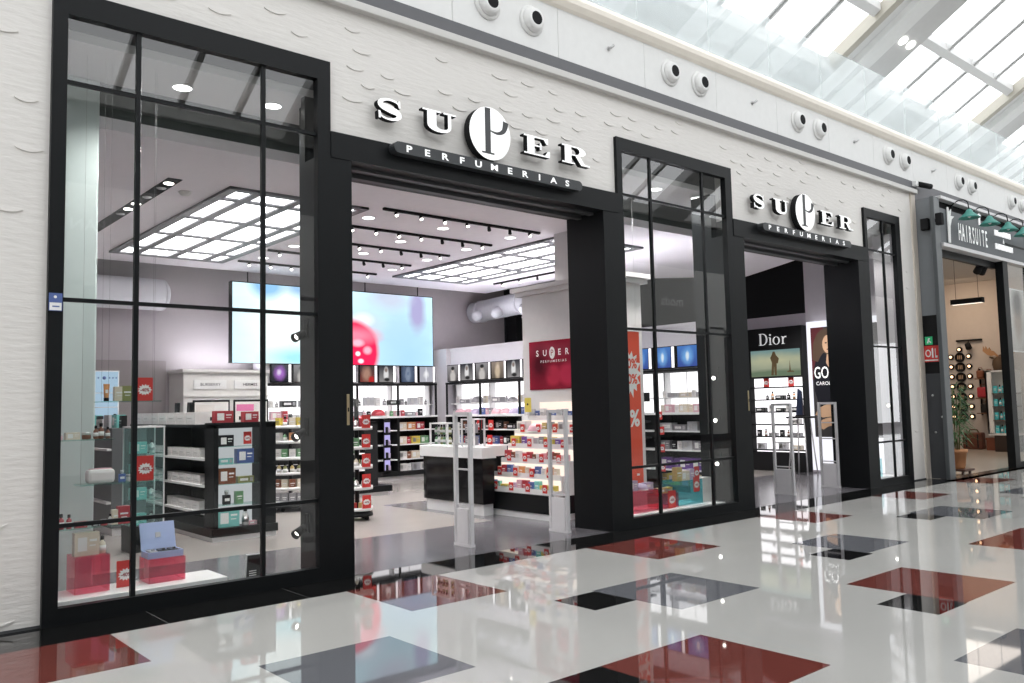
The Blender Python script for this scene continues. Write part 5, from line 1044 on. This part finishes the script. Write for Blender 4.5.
b = B(); b.lathe([(.085, 0), (.085, .04), (.06, .05)], (27.29, 3.28, 3.02), 14, 0, (-1, 0, 0)); b.lathe([(.045, .04), (.035, .075), (0, .085)], (27.29, 3.28, 3.02), 12, 1, (-1, 0, 0)); obj('bulb', b, [BLKM, BULB], t)
t = thing('moose_head', 'brown moose head trophy with spread antlers on the salon wall', 'trophy', (27.2, 2.05, 2.5)); BR = mat('moose_brown', (.07, .04, .02), .7); AN = mat('antler_tan', (.40, .22, .11), .7)
b = B(); b.lathe([(0, 0), (.12, .02), (.20, .12), (.21, .26), (.17, .42), (.13, .50), (0, .56)], (27.05, 2.05, 2.72), 16, 0, (-.35, 0, -1)); b.tube([(27.27, 2.05, 2.6), (27.1, 2.05, 2.62), (26.98, 2.05, 2.6)], [.20, .18, .14], 14); obj('head', b, BR, t)
for s_ in (-1, 1):
    pts = [(.05, 2.68), (.16, 2.78), (.26, 2.76), (.36, 2.80), (.48, 2.92), (.46, 3.06), (.42, 2.96), (.39, 3.06), (.34, 2.95), (.29, 3.02), (.25, 2.92), (.18, 2.90), (.06, 2.76)]
    b = B(); b.prism([(-2.05 + s_ * a, c) for a, c in pts], (27.02, 0, 0), WX, UZ, .03, 0); obj('antler', b, AN, t)
    b = B(); b.lathe([(0, 0), (.035, .04), (.02, .12), (0, .14)], (27.0, 2.05 + s_ * .17, 2.68), 8, 0, (-.1, s_ * .9, .35)); obj('ear', b, BR, t)
t = thing('bag_rack', 'dark shelf rack with bags on the salon wall left of the white cabinet', 'shelf', (27.1, 2.5, 1.0))
for z in (2.08, 1.50, 1.05): b = B(); b.box(26.95, 27.29, 2.28, 2.78, z, z + .03); obj('shelf', b, mat('wood_dark', (.16, .07, .035), .5), t)
b = B(); b.box(27.25, 27.3, 2.30, 2.34, 1.0, 2.4); b.box(27.25, 27.3, 2.72, 2.76, 1.0, 2.4); obj('rail', b, BLKM, t)
def bag(y, z, w, h_, c, lb):
    t = thing('bag', lb, 'bag', (27.1, y, z), 'bags on the salon shelf rack'); b = B(); b.box(27.02, 27.2, y - w / 2, y + w / 2, z, z + h_, 0, .04); obj('body', b, cm(c), t); b = B(); b.tube([(27.1, y - w * .3, z + h_), (27.1, y - w * .2, z + h_ + .08), (27.1, y + w * .2, z + h_ + .08), (27.1, y + w * .3, z + h_)], .012, 6); obj('handle', b, cm('brown'), t)
bag(2.66, 2.11, .2, .24, 'brown', 'brown bag at the left of the top salon shelf'); bag(2.42, 2.11, .24, .18, 'black', 'black bag on the top salon shelf'); bag(2.58, 1.53, .38, .32, 'red', 'dark red bag on the middle salon shelf'); bag(2.5, 1.08, .4, .26, 'black', 'black bag on the lowest salon shelf')
t = thing('product_cabinet', 'white shelf cabinet with aqua bottles on a dark stand in the salon', 'cabinet', (26.2, 1.75, 0))
b = B(); b.box(26.0, 26.4, 1.35, 2.15, .46, .52); b.box(26.0, 26.4, 2.1, 2.15, .5, 2.30); b.box(26.36, 26.4, 1.35, 2.15, .5, 2.30); b.box(26.0, 26.4, 1.35, 2.15, 2.26, 2.30); b.box(26.0, 26.05, 1.98, 2.15, .5, 2.3); obj('carcass', b, WHITE, t)
b = B(); b.box(26.02, 26.4, 1.38, 2.0, .0, .46); obj('base', b, mat('wood_very_dark', (.035, .02, .015), .5), t)
for z in (.90, 1.28, 1.65): b = B(); b.box(26.0, 26.36, 1.35, 2.0, z - .025, z); obj('shelf', b, mat('wood_dark2', (.10, .05, .04), .5), t)
g = 'aqua bottles in the salon cabinet'
for z, w in ((.52, 'bottom'), (.90, 'second'), (1.28, 'third'), (1.65, 'top')):
    for k in range(5): put('round_bottle' if k % 2 else 'perfume_box', 'turquoise', (26.1, 1.92 - .115 * k, z), '%s aqua bottle from the left on the %s shelf of the salon cabinet' % (ORD[k], w), g, -PI / 2, (1.15, 1.15, 1.5))
t = thing('suitcase', 'brown vintage suitcase standing on the salon floor by the wall', 'suitcase', (27.0, 2.9, 0)); LE = mat('leather_brown', (.12, .035, .018), .45)
b = B(); b.box(26.85, 27.15, 2.64, 3.20, 0, .50, 0, .05); obj('body', b, LE, t); b = B(); b.tube([(27, 2.78, .50), (27, 2.82, .58), (27, 3.02, .58), (27, 3.06, .50)], .02, 8); obj('handle', b, LE, t)
b = B()
for y in (2.76, 3.08): b.box(26.845, 26.85, y - .02, y + .02, .05, .45)
obj('strap', b, cm('black'), t)
t = thing('wooden_chest', 'small reddish wooden chest beside the dark cabinet stand', 'chest', (26.7, 2.28, 0)); b = B(); b.box(26.55, 26.85, 2.12, 2.42, 0, .34, 0, .01); obj('body', b, mat('wood_red', (.20, .06, .03), .45), t); b = B(); b.box(26.54, 26.86, 2.11, 2.43, .30, .36); obj('lid', b, MATS['wood_red'], t)
t = thing('track_light', 'short black track with one spotlight on the salon wall', 'track light', (26.9, 2.95, 3.28)); b = B(); b.box(27.2, 27.3, 2.62, 3.34, 3.26, 3.31); obj('track', b, BLKM, t); b = B(); b.tube([(27.2, 2.98, 3.26), (27.15, 2.98, 3.15)], .02, 6); b.lathe([(0, 0), (.08, 0), (.09, .16), (0, .16)], (27.12, 2.98, 3.16), 12, 0, (-.3, -.3, -.6)); obj('spot_head', b, BLKM, t)
t = thing('pendant_light_bar', 'dark hanging light bar below the salon ceiling', 'lamp', (21, .6, 3.8)); b = B(); b.box(20.92, 21.08, .25, .95, 3.76, 3.88, 0); b.box(20.93, 21.07, .27, .93, 3.755, 3.76, 1); obj('housing', b, [BLKM, glow('bar_glow', (1, .9, .8), 1.5)], t); b = B(); b.tube([(21, .35, 3.88), (21, .35, 5.05)], .005, 5); b.tube([(21, .85, 3.88), (21, .85, 5.05)], .005, 5); obj('cord', b, BLKM, t)
t = thing('ceiling_spotlight', 'pair of black spotlights below the salon header at the right', 'spotlight', (20.0, -.1, 4.4))
for k in (0, 1): b = B(); b.tube([(19.9 - .25 * k, -.18, 4.55), (19.9 - .25 * k, -.18, 4.42)], .02, 6); b.lathe([(0, -.1), (.07, -.1), (.08, .1), (0, .1)], (19.9 - .25 * k, -.18, 4.36), 12, 0, (.5, .5, -.5)); obj('spot_head', b, BLKM, t)
b = B(); b.quad((21.0, -.30, 2.6), (.9, 0, 0), (0, 0, 1.4), 0); b.box(20.97, 21.93, -.298, -.28, 2.57, 4.03, 1); solo('portrait_poster', b, [picture('portrait_print', [((.5, .45, .42), (.7, .68, .66)), (.5, .55, .26, .34, .4, (.35, .24, .18)), (.5, .8, .3, .2, .5, (.05, .04, .04))], 0), WHT], 'framed portrait print in the salon window at the right edge', 'poster', base=(21.4, -.29, 2.57))
t = thing('potted_palm', 'leafy green palm in a terracotta pot at the salon entrance', 'plant', (18.05, -.12, 0))
cx, cy = 18.05, -.12
b = B(); b.box(cx - .24, cx + .24, cy - .24, cy + .24, .09, .13); 
for a in (-1, 1):
    for c in (-1, 1): b.lathe([(.035, -.015), (.035, .015)], (cx + a * .17, cy + c * .17, .05), 10, 0, (0, 1, 0)); b.tube([(cx + a * .17, cy + c * .17, .05), (cx + a * .17, cy + c * .17, .1)], .012, 6)
obj('wheeled_base', b, mat('wood_dark3', (.10, .05, .035), .5), t)
b = B(); b.lathe([(.13, .13), (.15, .16), (.19, .46), (.21, .46), (.21, .52), (.185, .52), (.17, .48), (0, .48)], (cx, cy, 0), 24, 0); obj('pot', b, mat('terracotta', (.55, .26, .12), .7), t)
r3 = random.Random(12); b = B()
for k in range(7):
    a = r3.uniform(0, 2 * PI); h = r3.uniform(.9, 1.45); px, py = cx + .08 * math.cos(a), cy + .08 * math.sin(a); b.tube([(px, py, .48), (px + .05 * math.cos(a), py + .05 * math.sin(a), .48 + h * .5), (px + .12 * math.cos(a), py + .12 * math.sin(a), .48 + h)], .012, 6)
obj('stem', b, mat('palm_stem', (.12, .14, .05), .6), t)
b = B()
for k in range(230):
    a = r3.uniform(0, 2 * PI); z = r3.uniform(.6, 1.75); rr = r3.uniform(.02, .16); L_ = r3.uniform(.2, .34); o = Vector((cx + rr * math.cos(a), cy + rr * math.sin(a), z)); el = r3.uniform(-.5, .9)
    d = Vector((math.cos(a) * math.cos(el), math.sin(a) * math.cos(el), math.sin(el))); sd = d.cross(Vector((0, 0, 1))).normalized() * .016; mid = o + d * L_ * .5 + Vector((0, 0, .03)); tip = o + d * L_ - Vector((0, 0, .08))
    up = Vector((0, 0, .004)); q = [b.bm.verts.new(p) for p in (o - sd * .3, mid - sd, tip, mid + sd, o + sd * .3)]; q2 = [b.bm.verts.new(p - up) for p in (o - sd * .3, mid - sd, tip, mid + sd, o + sd * .3)]
    b.bm.faces.new(q[::-1]); b.bm.faces.new(q2)
    for i in range(5): j = (i + 1) % 5; b.bm.faces.new((q[i], q[j], q2[j], q2[i]))
obj('foliage', b, mat('palm_green', (.045, .14, .045), .5, var=.4, scale=6), t)
# ================================================================== LIGHT AND CAMERA
sc = bpy.context.scene
w = bpy.data.worlds.new('sky'); sc.world = w; w.use_nodes = True
bg = w.node_tree.nodes['Background']; bg.inputs[0].default_value = (.96, .98, 1, 1); bg.inputs[1].default_value = 3.0
def area(name, loc, d, sx, sy, power, col=(1, 1, 1), portal=False):
    l = bpy.data.lights.new(name, 'AREA'); l.shape = 'RECTANGLE'; l.size = sx; l.size_y = sy; l.energy = power; l.color = col
    if portal: l.cycles.is_portal = True
    o = bpy.data.objects.new(name, l); C.objects.link(o); o.location = loc; o.rotation_euler = Vector(d).to_track_quat('-Z', 'Y').to_euler(); return o
area('skylight_portal', (18.5, -2.0, rz(-2.0) + .3), (0, -.515, -.857), 53, 8.2, 1, portal=True)
area('skylight_portal', (18.5, -9.25, 11.55), (0, .506, -.863), 53, 8.6, 1, portal=True)
def spot(loc, power, col=(1, .97, .94), ang=2.0):  # serves the built downlights and beams added where no fitting is
    l = bpy.data.lights.new('downlight_and_fill_beam', 'SPOT'); l.energy = power; l.spot_size = ang; l.spot_blend = .6; l.shadow_soft_size = .09; l.color = col
    o = bpy.data.objects.new('downlight_and_fill_beam', l); C.objects.link(o); o.location = loc; return o
for x, y, p_ in ((2.80, .76, 260), (3.70, .70, 260), (2.25, .5, 70), (9.65, .55, 330), (10.4, .52, 200), (8.9, .4, 150), (15.5, .5, 150)): spot((x, y, 4.74), p_)
for x, y, *_ in spots: spot((x, y, 4.38), 190)

for y in (2.98, 4.25, 5.4): spot((3.415, y, 4.37), 230)
spot((15.6, 1.9, 4.3), 420); spot((14.2, 3.5, 4.38), 420); spot((10.6, 5.2, 4.38), 420); spot((10.6, 7.6, 4.38), 420)  # extra beams added to lift far entrance and shop back, without fittings
area('salon_fill', (22.5, 2.5, 5.0), (0, 0, -1), 4, 3, 90, (1, .90, .80))  # fill light added under the salon ceiling, no fitting built for it
area('salon_wall_fill', (25.8, 2.9, 4.9), (.45, 0, -1), 1.0, 2.0, 48, (1, .74, .52))  # warm fill added to brighten the far salon wall and cabinet
cam = bpy.data.cameras.new('camera'); co = bpy.data.objects.new('camera', cam); C.objects.link(co); sc.camera = co
yaw, pitch, roll, f = 7.10613101e-01, 7.65442425e-02, -2.25385279e-02, 840.2
F = Vector((math.sin(yaw) * math.cos(pitch), math.cos(yaw) * math.cos(pitch), math.sin(pitch))); R0 = Vector((math.cos(yaw), -math.sin(yaw), 0)); U0 = R0.cross(F)
Rr = R0 * math.cos(roll) + U0 * math.sin(roll); Uu = U0 * math.cos(roll) - R0 * math.sin(roll)
co.matrix_world = Matrix.Translation((0, -7.3184, 1.6)) @ Matrix((Rr, Uu, -F)).transposed().to_4x4()
cam.sensor_width = 36; cam.lens = f / 1024 * 36; cam.clip_end = 200; cam.clip_start = .05
vs = sc.view_settings; vs.view_transform = 'Standard'; vs.look = 'None'; vs.exposure = 0; vs.gamma = 1; vs.use_curve_mapping = False
cy_ = sc.cycles; cy_.use_denoising = True; cy_.max_bounces = 10; cy_.transparent_max_bounces = 32; cy_.glossy_bounces = 5; cy_.diffuse_bounces = 4; cy_.sample_clamp_indirect = 6; cy_.caustics_reflective = False
